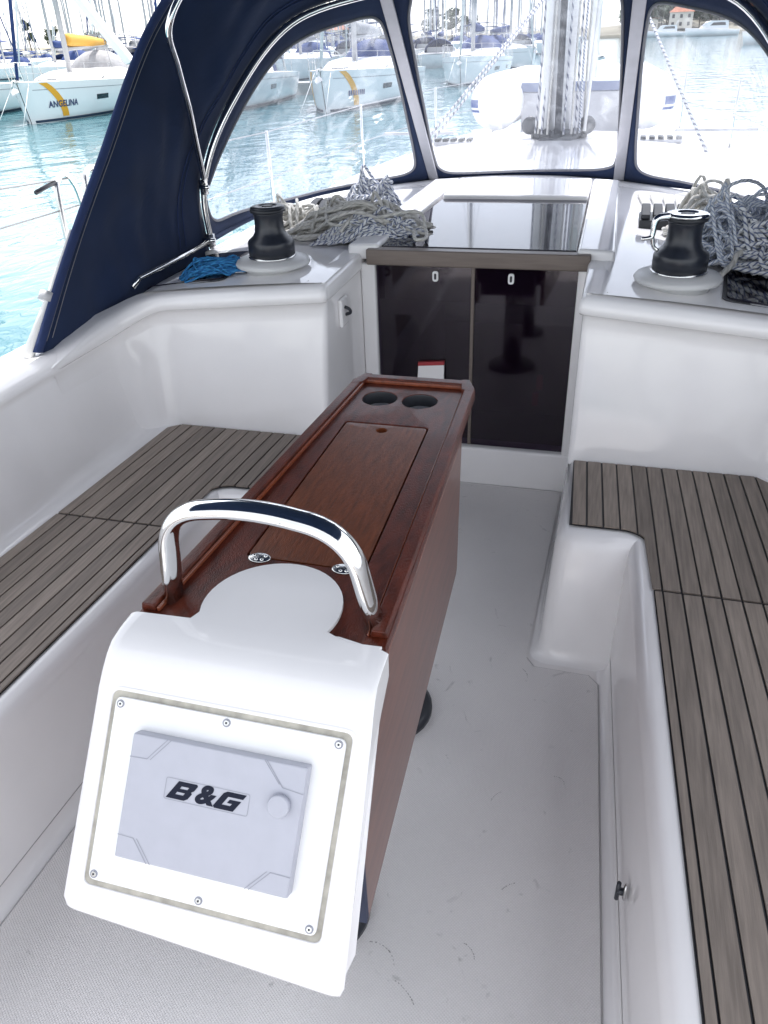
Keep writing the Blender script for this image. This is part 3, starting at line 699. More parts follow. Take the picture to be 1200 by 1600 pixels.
dg = empty('spray_dodger', (0, 3.4, .95)); tag(dg, 'navy canvas spray dodger with three clear windows over the companionway', 'dodger')
OFF = Vector((0, 3.4, .95))
def D(vs): return [tuple(Vector(q) - OFF) for q in vs]
WL = [(.197, .877), (.281, .858), (.413, .859), (.535, .885), (.626, .900), (.70, .906), (.781, .906), (.869, .908), (.934, .912), (.963, .893), (.973, .836), (.974, .661), (.968, .428), (.96, .196), (.949, .103), (.912, .061), (.835, .045), (.748, .031), (.617, .035), (.515, .047), (.412, .081), (.298, .18), (.152, .414), (.133, .699)]
WC = [(.12, .945), (.086, .92), (.060, .837), (.049, .671), (.036, .411), (.027, .161), (.049, .072), (.146, .040), (.426, .039), (.773, .055), (.938, .085), (.978, .15), (.974, .327), (.956, .641), (.940, .848), (.920, .92), (.88, .945), (.7, .955), (.5, .957), (.3, .955)]
from mathutils import noise as mnoise
def wrinkle(q, a, sc): 
    return Vector((mnoise.noise(q * sc), mnoise.noise(q * sc + Vector((9, 0, 0))), mnoise.noise(q * sc + Vector((0, 7, 0))))) * a
def dense(loop, n_=96):
    P = [Vector((a, b, 0)) for a, b in loop]; out = []
    k = len(P)
    for i in range(n_):
        u = i / n_ * k; j = int(u); t = u - j; p0, p1, p2, p3 = P[j - 1], P[j], P[(j + 1) % k], P[(j + 2) % k]
        q = .5 * (2 * p1 + (p2 - p0) * t + (2 * p0 - 5 * p1 + 4 * p2 - p3) * t * t + (3 * p1 - p0 - 3 * p2 + p3) * t ** 3); out.append((q.x, q.y))
    return out
def panel(SF, loop, wname, wr):
    lp = dense(loop); n_ = len(lp); cx = sum(a for a, b in lp) / n_; cy = sum(b for a, b in lp) / n_
    outer = []
    for a, b in lp:
        dx, dy = a - cx, b - cy; k = 1e9
        if dx > 0: k = min(k, (1 - cx) / dx)
        if dx < 0: k = min(k, -cx / dx)
        if dy > 0: k = min(k, (1 - cy) / dy)
        if dy < 0: k = min(k, -cy / dy)
        outer.append([cx + dx * k, cy + dy * k])
    for cxy in ((0, 0), (1, 0), (1, 1), (0, 1)):      # pull the nearest sample into each corner
        i = min(range(n_), key=lambda j: (outer[j][0] - cxy[0]) ** 2 + (outer[j][1] - cxy[1]) ** 2); outer[i] = list(cxy)
    rows = [[SF(o_[0] + (l_[0] - o_[0]) * t, o_[1] + (l_[1] - o_[1]) * t) for o_, l_ in zip(outer, lp)] for t in (0, .33, .66, 1)]
    v, f = loft(rows, True); o = obj('front_canvas', D(v), f, canvas, dg, True)
    sm = o.modifiers.new('solid', 'SOLIDIFY'); sm.thickness = .003
    rows = []
    for k in range(9):
        t = k / 9 * .985; row = []
        for a, b in lp:
            s_, t_ = a + (cx - a) * t, b + (cy - b) * t; q = SF(s_, t_); amp = wr * math.sin(math.pi * min(1, k / 6 + .0)) if k else 0
            row.append(q + wrinkle(q, wr * min(1, k / 3), 3.2) + wrinkle(Vector((q.x * 3, q.y * 3, q.z * .6)), wr * .6 * min(1, k / 3), 3))
        rows.append(row)
    v, f = loft(rows, True); f.append(tuple(range(8 * n_, 9 * n_)))
    wo = obj(wname, D(v), f, vinyl, dg, True)
    path = [SF(a, b) for a, b in lp]; path.append(path[0]); tube('window_binding', D([q + Vector((0, -.003, -.001)) for q in path]), .0065, binding_m, wo, 6)
panel(SLp, WL, 'clear_window', .006); panel(SCp, WC, 'clear_window', .004); panel(SRp, WL, 'clear_window', .006)
# side wings and roof as one canvas sheet
rows = []
for i in range(31):
    t = i / 30; row = []
    for k in range(-70, 71):
        s_ = 1 - abs(k) / 70; e = catm(EL, s_); a = catm(AL, s_)
        if k > 0: e.x = -e.x; a.x = -a.x
        q = e.lerp(a, t); am = .034 * math.sin(math.pi * t); q = q + wrinkle(q, am, 2.6) + wrinkle(Vector((q.x, q.y * 2.5, q.z)), am * .5, 5) + wrinkle(Vector((q.x * .6, q.y * 3.2 + q.z * 1.2, q.z * .7)), .010 * math.sin(math.pi * t) * (t ** .5), 7)
        q.z -= .03 * math.sin(math.pi * t) * (s_ > .7) * (s_ - .7) / .3
        if s_ < .07: q.z -= .045 * (1 - s_ / .07)
        row.append(q)
    rows.append(row)
v, f = loft(rows); o = obj('roof_and_wings', D(v), f, canvas, dg, True); sm = o.modifiers.new('solid', 'SOLIDIFY'); sm.thickness = .004; sm.offset = 1
# aft hem (blue binding), both sides in one hem
pth = [catm(EL, s / 60) for s in range(61)]; pth = pth + [Vector((-q.x, q.y, q.z)) for q in pth[-2::-1]]
tube('aft_hem', D(pth), .012, canvas_edge, dg, 8, ((0, 1, 0), 2.2))
for tq in (.80, .835):
    for sx in (-1, 1):
        q_ = [catm(EL, k / 40 * .62).lerp(catm(AL, k / 40 * .62), tq) for k in range(2, 41)]
        q_ = [q + wrinkle(q, .034 * math.sin(math.pi * tq), 2.6) + wrinkle(Vector((q.x, q.y * 2.5, q.z)), .017 * math.sin(math.pi * tq), 5) for q in q_]
        tube('seam', D([(sx * abs(q.x) * (1 - .004), q.y, q.z) for q in q_]) if sx < 0 else D([(abs(q.x) * .994, q.y, q.z) for q in q_]), .0022, canvas_edge, dg, 5)
for tq in (.018, .045):
    q_ = [catm(EL, k / 60).lerp(catm(AL, k / 60), tq) for k in range(1, 61)]
    tube('hem_stitching', D([(q.x * .994, q.y, q.z - .002) for q in q_]), .0016, binding_m, dg, 4)
# base hem and white rib below the windows
bs = [catm(BL, k / 24) for k in range(25)] + [SCp(k / 16, 0) for k in range(1, 16)] + [Vector((-q.x, q.y, q.z)) for q in [catm(BL, k / 24) for k in range(25)][::-1]]
tube('base_hem', D([q + Vector((0, 0, .006)) for q in bs]), .012, canvas, dg, 8)
rib = [Vector((q.x * .985, q.y - .035, zc(q.x * .985, q.y - .035) + .002)) for q in bs]
o = tube('splash_rib', [tuple(q) for q in rib], .030, gel, None, 10, ((0, 0, 1), .7)); o.parent = ct
# frames
inn_ = lambda q, k=.018: Vector((q.x * (1 - k), q.y - .010, q.z - .012))
arch = [inn_(catm(AL, k / 60)) for k in range(61)]; arch[0].z = .895; arch = arch + [Vector((-q.x, q.y, q.z)) for q in arch[-2::-1]]
tube('frame_tube', D(arch), .0115, chrome, dg, 10)
T1 = [(-1.130, 3.040, 1.150), (-1.09, 2.94, 1.32), (-1.05, 2.85, 1.44), (-1.02, 2.76, 1.57), (-.985, 2.68, 1.69), (-.90, 2.75, 1.82), (-.72, 2.86, 1.91), (-.40, 2.93, 1.965), (0, 2.95, 1.995)]
t1 = [catm(T1, k / 50) for k in range(51)]; t1 = t1 + [Vector((-q.x, q.y, q.z)) for q in t1[-2::-1]]
tube('frame_tube', D(t1), .0115, chrome, dg, 10)
for sx in (-1, 1):
    g = lambda P: D([(sx * abs(x), y, z) for x, y, z in P])
    jn = tube('frame_joint', g([(1.139, 3.045, 1.110), (1.139, 3.043, 1.165)]), .017, steel, dg, 10)
    tube('joint_bolt', g([(1.15, 3.03, 1.14), (1.105, 3.02, 1.14)]), .008, chrome, jn, 8)
    ft = tube('deck_fitting', g([(1.140, 3.04, .905), (1.140, 3.04, .955)]), .018, steel, dg, 10)
    tube('fitting_bolt', g([(1.165, 3.02, .935), (1.105, 3.01, .935)]), .009, chrome, ft, 8)
    tube('base_rail', g([(1.138, 3.02, .93), (1.165, 2.80, .912), (1.205, 2.56, .895), (1.215, 2.52, .87)]), .010, chrome, dg, 8)
    # pole in the aft hem that stands on the coaming
    tube('wing_pole', g([(1.292, 1.975, .786), (1.262, 2.13, .95), (1.238, 2.28, 1.12)]), [.022, .017, .012], whitecov, dg, 10, ((1, 0, 0), .7))
    ck = tube('pole_clamp', g([(1.272, 2.105, .935), (1.268, 2.125, .958)]), .025, grey_pl, dg, 8)
    # flat bars between the windows, on the inside
    b0, m0 = catm(BL, 1.0), catm(ML, 1.0); tdir = (m0 - b0).normalized(); ins = Vector((0, tdir.z, -tdir.y)); ins = ins if ins.z < 0 else -ins
    vv = []
    for q, k in ((b0 - tdir * .02, 0), (m0, 0)):
        for dx, h in ((-.026, .006), (.026, .006), (.026, .020), (-.026, .020)): p_ = q + ins * h; vv.append((-sx * (p_.x) * -1 * -1 if False else sx * abs(p_.x) + dx, p_.y, p_.z))
    bevel(obj('window_bar', D(vv), BF, alu, dg), .004, 2)
    tube('bar_foot', g([(.49, 4.495, .935), (.49, 4.475, .965)]), .016, steel, dg, 8)

# ---- bimini overhead (unseen: stretched to the dodger, cut short aft to shape the light)
bi = empty('bimini', (0, -.3, 2.1)); tag(bi, 'navy bimini awning overhead, out of view, stretched forward to shade the cockpit', 'awning')
rows = [[(x, y, -.10 * (x / 1.35) ** 2 + .03 * math.cos((y) * 1.3)) for x in [-1.28 + 2.56 * i / 16 for i in range(17)]] for y in [.75 + 2.7 * j / 18 for j in range(19)]]
v, f = loft(rows); o = obj('awning_canvas', v, f, canvas, bi, True); sm = o.modifiers.new('solid', 'SOLIDIFY'); sm.thickness = .004
for yb in (.75, 1.9):
    tube('awning_bow', smooth_path([(-1.48, yb * .5, -1.3), (-1.45, yb * .85, -.4), (-1.25, yb, -.10), (0, yb, .02), (1.25, yb, -.10), (1.45, yb * .85, -.4), (1.48, yb * .5, -1.3)], 50), .0125, chrome, bi, 8)

# ================================================================== DECK GEAR
def winch(x, y, label, arm):
    z0 = zc(x, y) - .004; r_ = empty('winch', (x, y, z0)); tag(r_, label, 'winch')
    def part(nm, pr, m, seg=36): v, f = lathe(pr, seg); return obj(nm, v, f, m, r_, True)
    part('base_plate', [(.098, -.02), (.100, .012), (.132, .022), (.135, .030), (.128, .040), (.094, .049), (.090, .050)], grey_light, 36)
    part('base_ring', [(.0855, .045), (.0855, .054), (.082, .056)], steel)
    part('drum', [(.083, .054), (.0835, .098), (.080, .108), (.062, .122), (.054, .136), (.051, .158), (.0505, .182), (.053, .196), (.056, .200)], black)
    part('self_tailer', [(.052, .199), (.062, .203), (.064, .209), (.060, .214), (.052, .216)], blackp)
    cap = part('top_ring', [(.064, .214), (.065, .219), (.060, .224), (.036, .225), (.032, .221)] if arm else [(.060, .214), (.061, .218), (.052, .222), (.034, .222), (.030, .219)], chrome if arm else black)
    v, f = lathe([(.020, .219), (.020, .2226), (.015, .2226)], 8); obj('handle_socket', v, f, blackp, cap)
    if arm:
        a = smooth_path([(-.050, -.030, .218), (-.085, -.045, .216), (-.094, -.050, .200), (-.096, -.052, .170), (-.102, -.056, .160), (-.128, -.06, .156)], 24)
        tube('stripper_arm', a, [.012 - .006 * k / 23 for k in range(24)], chrome, r_, 8)
        tube('arm_foot', smooth_path([(-.096, -.052, .165), (-.09, -.05, .135), (-.075, -.045, .12)], 10), .006, chrome, r_, 8)
    return r_
grey_light = mat('light grey winch base', (.55, .55, .55), .4, var=.03)
winch(.700, 2.612, 'black sheet winch with polished chrome top ring and stripper arm, right of the companionway', True)
winch(-.690, 2.640, 'black sheet winch with plain dark top, left of the companionway', False)

# rope clutches, right: housing + five levers; and the bright organiser ahead of it
def clutch(x, y, label, n_=5, rot=0):
    c = empty('rope_clutch', (x, y, zc(x, y)), rot); tag(c, label, 'rope clutch')
    wd = .047 * n_
    bevel(obj('housing', boxv(-wd / 2, wd / 2, -.085, .09, -.01, .040), BF, blackp, c), .005)
    for k in range(n_):
        xx = -wd / 2 + .0235 + k * .047
        pr = [(-.075, .040), (-.078, .058), (-.02, .078), (.045, .082), (.055, .070), (.045, .040)]
        v = [(xx + dx, a, b) for dx in (-.0175, .0175) for a, b in pr]; n6 = 6
        bevel(obj('lever', v, [tuple(range(6))[::-1], tuple(range(6, 12))] + [(i, (i + 1) % 6, 6 + (i + 1) % 6, 6 + i) for i in range(6)], blackmatt, c), .004)
    for k in range(n_):
        xx = -wd / 2 + .0235 + k * .047
        tube('halyard_tail', [(xx, .085, .026), (xx + .004, .30, .022), (xx + .01 * (k - 2), .62, .020)], .006, rope_w, c, 6)
    return c
clutch(.705, 3.52, 'bank of five black rope clutches behind the right winch')
clutch(-.80, 3.62, 'bank of black rope clutches behind the left rope pile', 4)

# ---- rope piles
def heap(name, label, c, a, b, h, nl, r, m, seed, ang=0, lift=0, tail=None, loopiness=.55, cat='rope', jit=1.0):
    rg = random.Random(seed); pts = []
    ca, sa = math.cos(ang), math.sin(ang); th = 0
    for k in range(nl):
        l_ = rg.uniform(.40, 1.0); wv = rg.uniform(.10, loopiness); ph = rg.gauss(0, .55); ox, oy = rg.gauss(0, .20), rg.gauss(0, .20); hz = rg.uniform(.05, 1.0)
        for j in range(9):
            t = 2 * math.pi * j / 9
            x = math.cos(t) * l_ * (1 + jit * rg.uniform(-.15, .1)); y = math.sin(t) * wv * (1 + jit * rg.uniform(-.3, .25))
            x, y = x * math.cos(ph) - y * math.sin(ph) + ox, x * math.sin(ph) + y * math.cos(ph) + oy
            rr = math.sqrt(x * x + y * y)
            mx_ = 1.15 if k % 5 == 0 and jit > .5 else 1.0
            if rr > mx_: x /= rr / mx_; y /= rr / mx_; rr = min(mx_, 1.02)
            zz = h * (max(0, 1.04 - rr * rr) ** .6) * max(.02, hz * (.62 + .9 * mnoise.noise(Vector((x * 2.2 + seed, y * 2.2, seed)))) + rg.uniform(-.10, .10) * jit) + r * (1 + .8 * rg.random())
            X, Y = x * a, y * b; X, Y = X * ca - Y * sa, X * sa + Y * ca
            pts.append(Vector((c[0] + X, c[1] + Y, zc(c[0] + X, c[1] + Y) + lift + zz)))
    if tail: pts += [Vector(q) for q in tail]
    sp = smooth_path(pts, len(pts) * 4)
    o = Vector((c[0], c[1], zc(c[0], c[1])))
    ob = rope(name, [q - o for q in sp], r, m); ob.location = o; tag(ob, label, cat); return ob
heap('rope_pile', 'pile of cream braided rope beside the left winch', (-.53, 3.17), .34, .20, .165, 45, 0.0068, rope_w, 3, R(-10), tail=[(-.27, 3.08, 1.05), (-.21, 3.02, 1.00), (-.185, 2.92, .985), (-.215, 2.88, .988), (-.25, 3.0, .995)])
heap('flecked_rope_pile', 'pile of blue flecked white rope tucked under the cream rope', (-.44, 3.04), .21, .10, .12, 36, 0.0060, rope_bw, 5, R(6))
heap('flecked_rope_bundle', 'small bundle of blue flecked rope standing against the left window bar', (-.60, 3.62), .14, .13, .20, 30, 0.0068, rope_bw, 8, R(40), jit=.3)
heap('rope_coil', 'sunlit cream rope coil behind the left winch', (-.90, 3.36), .15, .17, .17, 19, 0.0068, rope_w, 12, R(60), loopiness=.8)
heap('blue_cord', 'bright blue cord bundle left of the left winch', (-.89, 2.60), .145, .07, .075, 26, .0042, rope_bl, 15, R(16))
heap('rope_pile', 'large pile of pale blue flecked rope right of the right winch', (.91, 3.06), .28, .21, .27, 70, 0.0060, rope_lb, 21, R(38))
heap('flecked_rope_pile', 'dark flecked white rope lying over the right deck window', (1.03, 2.87), .24, .15, .19, 42, 0.0072, rope_bw, 24, R(-30))
heap('rope_coil', 'grey white rope coil at the far side of the right rope pile', (.84, 3.38), .16, .14, .22, 27, 0.0068, rope_w, 27, R(20))
heap('loose_rope', 'loose cream rope tail across the right rope pile', (.99, 3.02), .20, .16, .24, 7, .0095, rope_w, 30, R(-20), tail=[(.92, 2.86, .98), (.88, 2.80, .95), (.84, 2.74, .925)])

# small padeye on the recess wall
pe = empty('padeye', (-.418, 2.60, .80)); tag(pe, 'small black fitting on a white pad on the recess wall left of the doors', 'padeye')
bevel(obj('pad', boxv(-.006, .010, -.045, .03, -.055, .045), BF, gel, pe), .006)
tube('eye', smooth_path([(.010, -.015, .014), (.026, -.012, .006), (.028, -.008, -.008), (.010, -.006, -.016)], 12), .006, black, pe, 8)
# seat-front latch on the right seat base
la = empty('locker_latch', (.672, .985, .165)); tag(la, 'small black turn latch low on the right seat front', 'latch')
v, f = lathe([(.020, 0), (.020, .004), (.016, .006)], 20); obj('plate', [(-.030 + .012 - z, x * .5, y * 1.2) for x, y, z in v], f, steel, la, True)
tube('knob', [(-.02, 0, .0), (-.036, 0, 0)], .008, black, la, 10); tube('toggle', [(-.034, 0, .026), (-.034, 0, -.026)], .0045, black, la, 8)

# ================================================================== MAST, RIGGING, DINGHY
ms = empty('mast', (0, 6.75, .90)); tag(ms, 'aluminium mast with black deck blocks and bundled halyards ahead of the dodger', 'mast')
def oval(rx, ry, h0, h1, x=0, y=0, seg=20):
    v = [(x + rx * math.cos(2 * math.pi * k / seg), y + ry * math.sin(2 * math.pi * k / seg), z) for z in (h0, h1) for k in range(seg)]
    return v, [(k, (k + 1) % seg, seg + (k + 1) % seg, seg + k) for k in range(seg)] + [tuple(range(seg))[::-1], tuple(range(seg, 2 * seg))]
v, f = oval(.085, .13, .03, 17); obj('mast_tube', v, f, ownmast, ms, True)
box('sail_track', -.022, .022, -.165, -.12, .12, 12, ownmast, ms, .004)
box('mast_foot', -.13, .13, -.2, .2, -.02, .05, blackp, ms, .02)
box('collar_plate', -.34, .34, -.26, .12, -.03, .012, grey_pl, ms, .008)
for k in range(9):
    a = math.pi * (1.02 + .96 * k / 8); x, y = .20 * math.cos(a), .13 + .30 * math.sin(a)
    v, f = lathe([(.012, -.018), (.042, -.016), (.044, 0), (.042, .016), (.012, .018)], 14)
    rot = Matrix.Rotation(a + math.pi / 2, 4, 'Z') @ Matrix.Rotation(math.pi / 2, 4, 'X')
    obj('deck_block', [tuple(rot @ Vector(q) + Vector((x, y, .065))) for q in v], f, blackp, ms, True)
for sx in (-1, 1):
    v, f = lathe([(.015, -.03), (.062, -.026), (.066, 0), (.062, .026), (.015, .03)], 18); rot = Matrix.Rotation(math.pi / 2, 4, 'X')
    obj('halyard_winch', [tuple(rot @ Vector(q) + Vector((sx * .215, -.02, .12))) for q in v], f, black, ms, True)
for k, (x, y, m) in enumerate(((-.150, -.06, rope_sh), (-.125, -.10, rope_w), (-.10, -.13, rope_sh), (.10, -.13, rope_w), (.125, -.10, rope_sh), (.15, -.06, rope_bw), (.175, .0, rope_w), (-.06, -.155, rope_w), (.05, -.16, rope_sh))):
    q = rope('halyard', [(x * 1.1, y - .03, .07), (x, y, .6), (x * .98, y, 2.0), (x * .95, y, 6)], .0085, m, ms, 6)
bevel(obj('fairing', boxv(-.135, -.075, -.15, .02, .10, 1.25), BF, whitecov, ms), .015)
tube('vang_tackle', [(.01, -.19, .08), (.0, -.30, .9), (0, -.42, 1.6)], .024, blackp, ms, 8)
tube('topping_line', [(.20, -.05, .08), (.24, -.1, 1.2), (.30, -.2, 3)], .014, whitecov, ms, 6)
for sx, nm in ((-1, 'left'), (1, 'right')):
    r0 = Vector((sx * 1.22, 5.75, .60)); r1 = Vector((0.02, 10.4, 2.55)) if sx < 0 else Vector((.02, 10.4, 2.75))
    q = empty('jib_sheet', r0); tag(q, 'flecked jib sheet running to a deck block seen through the %s dodger window' % nm, 'rope')
    rope('line', [Vector((0, 0, 0)), (r1 - r0) * .5, r1 - r0], .011, rope_sh, q, 6)
    if sx < 0: rope('line', [Vector((.06, 0, 0)), (r1 - r0) * .5 + Vector((.05, 0, .02)), r1 - r0], .010, rope_sh, q, 6)
    v, f, us = tubev([(0, 0, -.12), (0, .02, -.02), (0, .06, .10)], [.03, .045, .03], 10, ((1, 0, 0), .5)); obj('block', v, f, blackp, q, True)
# furled headsail on the forestay
tube_o = tube('furled_headsail', [(0, 12.2, .75), (0, 9.6, 8), (0, 7.2, 16)], [.07, .10, .03], whitecov, None, 10); tag(tube_o, 'white furled headsail rolled on the forestay ahead of the mast', 'sail')
# handrails and small deck fittings on the coachroof
for sx, nm in ((-1, 'left'), (1, 'right')):
    x, y = sx * .83 if sx < 0 else .77, 6.8
    c = empty('deck_organiser', (x, y, zc(x, y))); tag(c, 'low slotted dark deck organiser on the coachroof %s of the mast' % nm, 'deck fitting')
    bevel(obj('base', boxv(-.16, .16, -.05, .05, -.01, .018), BF, grey_pl, c), .006)
    for k in range(5): bevel(obj('sheave', boxv(-.15 + k * .065, -.11 + k * .065, -.055, .055, .018, .038), BF, blackp, c), .004)
    box('low_rail', sx * .45 - .32, sx * .45 + .32, 7.45 - y, 7.49 - y, .0, .022, grey_pl, c, .004)
# dinghy lying on the foredeck, seen from its stern
dn = empty('inflatable_dinghy', (0, 8.1, .70)); tag(dn, 'white inflatable dinghy with blue striped tube ends lashed on the foredeck ahead of the mast', 'dinghy')
for sx in (-1, 1):
    cx = -.69 if sx < 0 else .665
    pr = [(.002, -.14), (.06, -.125), (.15, -.075), (.22, -.01), (.24, .06), (.24, .3), (.24, 2.0), (.20, 2.6), (.05, 3.0)]
    v, f = lathe(pr, 32); vv = []
    for x, y, z in v:
        bend = max(0, z - 1.4) ** 2 * .22
        vv.append((cx + x - sx * bend, z, .39 + y + .04 * z * 0))
    tbo = obj('tube', vv, f, dinghy_w, dn, True)
    for k, (a0, a1) in enumerate(((-.035, .030), (-.075, -.055))):
        rows = []
        for z in (-.075, -.01, .06, .14):
            rr = {-.075: .15, -.01: .22, .06: .24, .14: .24}[z] + .003
            rows.append([(cx - (1 if sx < 0 else -1) * math.sqrt(max(0, rr * rr - q * q)), z, .39 + q) for q in (a0, (a0 + a1) / 2, a1)])
        v, f = loft(rows); obj('stripe', v, f, blue_pr, tbo)
bevel(obj('transom', boxv(-.47, .45, .20, .24, .0, .46), BF, dinghy_g, dn), .01)
bevel(obj('transom_cap', boxv(-.48, .46, .19, .25, .462, .54), BF, capm, dn), .008)
bevel(obj('floor_boards', boxv(-.47, .45, .24, 2.4, .20, .24), BF, dinghy_g, dn), .01)
# stanchions, lifelines and the gate hoops
def lifelines(sx, lab):
    e = empty('guard_rail', (sx * 1.95, 3, .5)); tag(e, lab, 'guard rail')
    ys = [5.6, 7.6, 9.6, 11.2]; pts = []
    for y in ys:
        b = hb(y) - .05; z0 = .46 + .012 * max(0, y - 4); tube('stanchion', [(sx * b - sx * 1.95, y - 3, z0 - .5), (sx * b - sx * 1.95, y - 3, z0 + .63 - .5)], .0125, chrome, e, 8); pts.append((sx * b - sx * 1.95, y - 3, z0 + .62 - .5))
    first = (0, .45, .64)
    for dz in (0, -.30): tube('lifeline', [(a, b, c + dz) for a, b, c in [first] + pts], .004, wire, e, 5)
    for dz in (.0, -.06): tube('lifeline', [(0, .32, .63 + dz * 2), (-.02 * sx, -1.2, .72 + dz * 3.2), (-.05 * sx, -3.2, .62 + dz * 3)], .004, wire, e, 5)
    for yy in (.20, .42): 
        tube('gate_hoop', smooth_path([(.0, yy - .03, -.03), (0, yy - .02, .55), (0, yy + .01, .635), (0, yy + .06, .655), (0, yy + .11, .62), (0, yy + .15, .50), (0, yy + .22, -.03)], 30), .0135, steel, e, 10)
    tube('lashing', [(0, .22, .63), (0, .14, .625), (0, .04, .61)], .010, black, e, 6)
lifelines(-1, 'stainless guard rail with gate hoops outside the left coaming'); lifelines(1, 'stainless guard rail and wires along the right side deck')

# ---- helm wheels behind the camera (their rims show as reflections in the bulkheads)
for sx, nm in ((-1, 'left'), (1, 'right')):
    e = empty('helm_wheel', (sx * .88, -.62, 0)); tag(e, 'steel rimmed helm wheel on its %s pedestal behind the viewer' % nm, 'helm wheel')
    rim_ = [(.40 * math.cos(a), .02, .80 + .40 * math.sin(a)) for a in [2 * math.pi * k / 40 for k in range(41)]]
    tube('rim', rim_, .015, black, e, 8)
    for k in range(6): a = math.pi * k / 3 + .3; tube('spoke', [(0, .02, .80), (.40 * math.cos(a), .02, .80 + .40 * math.sin(a))], .008, chrome, e, 6)
    bevel(obj('pedestal', [(-.13, -.05, 0), (.13, -.05, 0), (.13, -.33, 0), (-.13, -.33, 0), (-.10, -.04, .95), (.10, -.04, .95), (.10, -.22, .98), (-.10, -.22, .98)], BF, gel, e), .03, 3)
struct(box('stern_deck', -1.9, 1.9, -3.2, -2.0, -.4, .40, gel2, None, .04))

# ================================================================== HARBOUR
def hull_fn(L_, B_):
    def sheer(u): return 1.42 - .30 * u
    def hbm(u): return B_ / 2 * math.sin(min(1, u / .60) * math.pi / 2) ** .72 * (1 - .14 * max(0, (u - .6) / .4) ** 2)
    def pt(u, z, sx, off=0):
        zs = sheer(u); k = max(0, min(1, z / zs)); b = hbm(u) * (.80 + .20 * k ** .6 if z > 0 else .80 * max(0, 1 + z * 1.2)) + (off if u > .001 else 0)
        y = u * L_ + (1 - k) * .45 * (1 - u) ** 4 * (1 if z > -.01 else 1) 
        return (sx * (b + .015), y, z)
    return sheer, hbm, pt
US = [0, .01, .03, .06, .10, .15, .21, .28, .36, .45, .55, .65, .75, .85, .93, 1.0]
def yacht(name, loc, rot, L_=12.5, B_=4.1, det=2, cover=None, furl=None, stripe=None, text=None, windows=True, mast_h=17.0, hood=None, marks=False, stern_kit=True):
    cover = cover or whitecov; furl = furl or whitecov; hood = hood or bluecov
    e = empty(name, (loc[0], loc[1], WZ), rot); sheer, hbm, pt = hull_fn(L_, B_)
    us = US if det > 1 else US[::2] + [1.0]
    zf = (1, .8, .5, .2, .0)
    rows = []
    for u in us:
        zs = sheer(u); row = [pt(u, zs * k, -1) for k in zf] + [pt(u, -.35, -1)] + [pt(u, -.35, 1)] + [pt(u, zs * k, 1) for k in zf[::-1]]; rows.append(row)
    v, f = loft(rows); n_ = len(rows[0]); f.append(tuple((len(rows) - 1) * n_ + k for k in range(n_)))
    hl = obj('hull', v, f, hullw, e, True)
    rows = [[pt(u, sheer(u) + .001, -1), (0, pt(u, sheer(u), 1)[1], sheer(u) + .05 * min(1, u * 4)), pt(u, sheer(u) + .001, 1)] for u in us]
    v, f = loft(rows); obj('deck', v, f, deckw, e, True)
    for sx in (-1, 1):
        v, f = loft([[pt(u, .02, sx, .006), pt(u, .11, sx, .006)] for u in us[1:]]); obj('boot_stripe', v, f, antif, hl)
        if det > 1:
            v, f = loft([[pt(u, sheer(u) * .80, sx, .005), pt(u, sheer(u) * .80 + .025, sx, .005)] for u in us[2:]]); obj('cove_line', v, f, greycov, hl)
            if windows:
                for ua, ub in ((.30, .37), (.52, .58)):
                    v, f = loft([[pt(ua + (ub - ua) * k / 3, .62, sx, .008), pt(ua + (ub - ua) * k / 3, .80, sx, .008)] for k in range(4)]); obj('hull_window', v, f, wind_d, hl)
    # coachroof
    cr_ = []
    for yy, w_, h_ in ((.26, .30, .02), (.30, .42, .24), (.45, .58, .40), (.60, .64, .44), (.665, .64, .44)):
        b = hbm(.5) * w_ * 1.15; z0 = 1.25; y = yy * L_
        cr_.append([(-b * 1.12, y, z0 - .05), (-b, y + .08, z0 + h_ * .8), (-b * .8, y + .1, z0 + h_), (b * .8, y + .1, z0 + h_), (b, y + .08, z0 + h_ * .8), (b * 1.12, y, z0 - .05)])
    v, f = loft(cr_); k6 = 4 * 6; f.append(tuple(range(k6, k6 + 6))); co = obj('coachroof', v, f, hullw, e, True); bevel(co, .03, 1)
    if det > 0:
        for sx in (-1, 1):
            b = hbm(.5) * .70; v = [(sx * (b + .012), .42 * L_, 1.36), (sx * (b + .02), .60 * L_, 1.36), (sx * (b - .02), .59 * L_, 1.52), (sx * (b - .10), .45 * L_, 1.49)]
            obj('cabin_window', [(x * .985, y, z) for x, y, z in v] + [(x * .9, y, z) for x, y, z in v], [(0, 1, 2, 3), (4, 7, 6, 5), (0, 4, 5, 1), (1, 5, 6, 2), (2, 6, 7, 3), (3, 7, 4, 0)], wind_d, co)
    my = .42 * L_
    mo = tube('mast', [(0, my, 1.3), (0, my + .12, mast_h * .6), (0, my + .3, mast_h)], [.12, .115, .08], mast_m, e, 8 if det > 1 else 5)
    if det > 0:
        for hz in (.40, .68): tube('spreader', [(-.95 * (1.2 - hz * .5), my + .25, mast_h * hz), (0, my + .05, mast_h * hz + .06), (.95 * (1.2 - hz * .5), my + .25, mast_h * hz)], .028, mast_m, mo, 5)
        for sx in (-1, 1): tube('shroud', [(sx * hbm(.45) * .93, my + .3, 1.3), (sx * .62, my + .3, mast_h * .68), (0, my + .3, mast_h * .97)], .011, wire, mo, 4)
        tube('backstay', [(0, L_ - .2, 1.2), (0, my + .3, mast_h)], .011, wire, mo, 4)
    bo = tube('boom', [(0, my + .15, 2.45), (0, my + L_ * .40, 2.55)], .075, mast_m, e, 6)
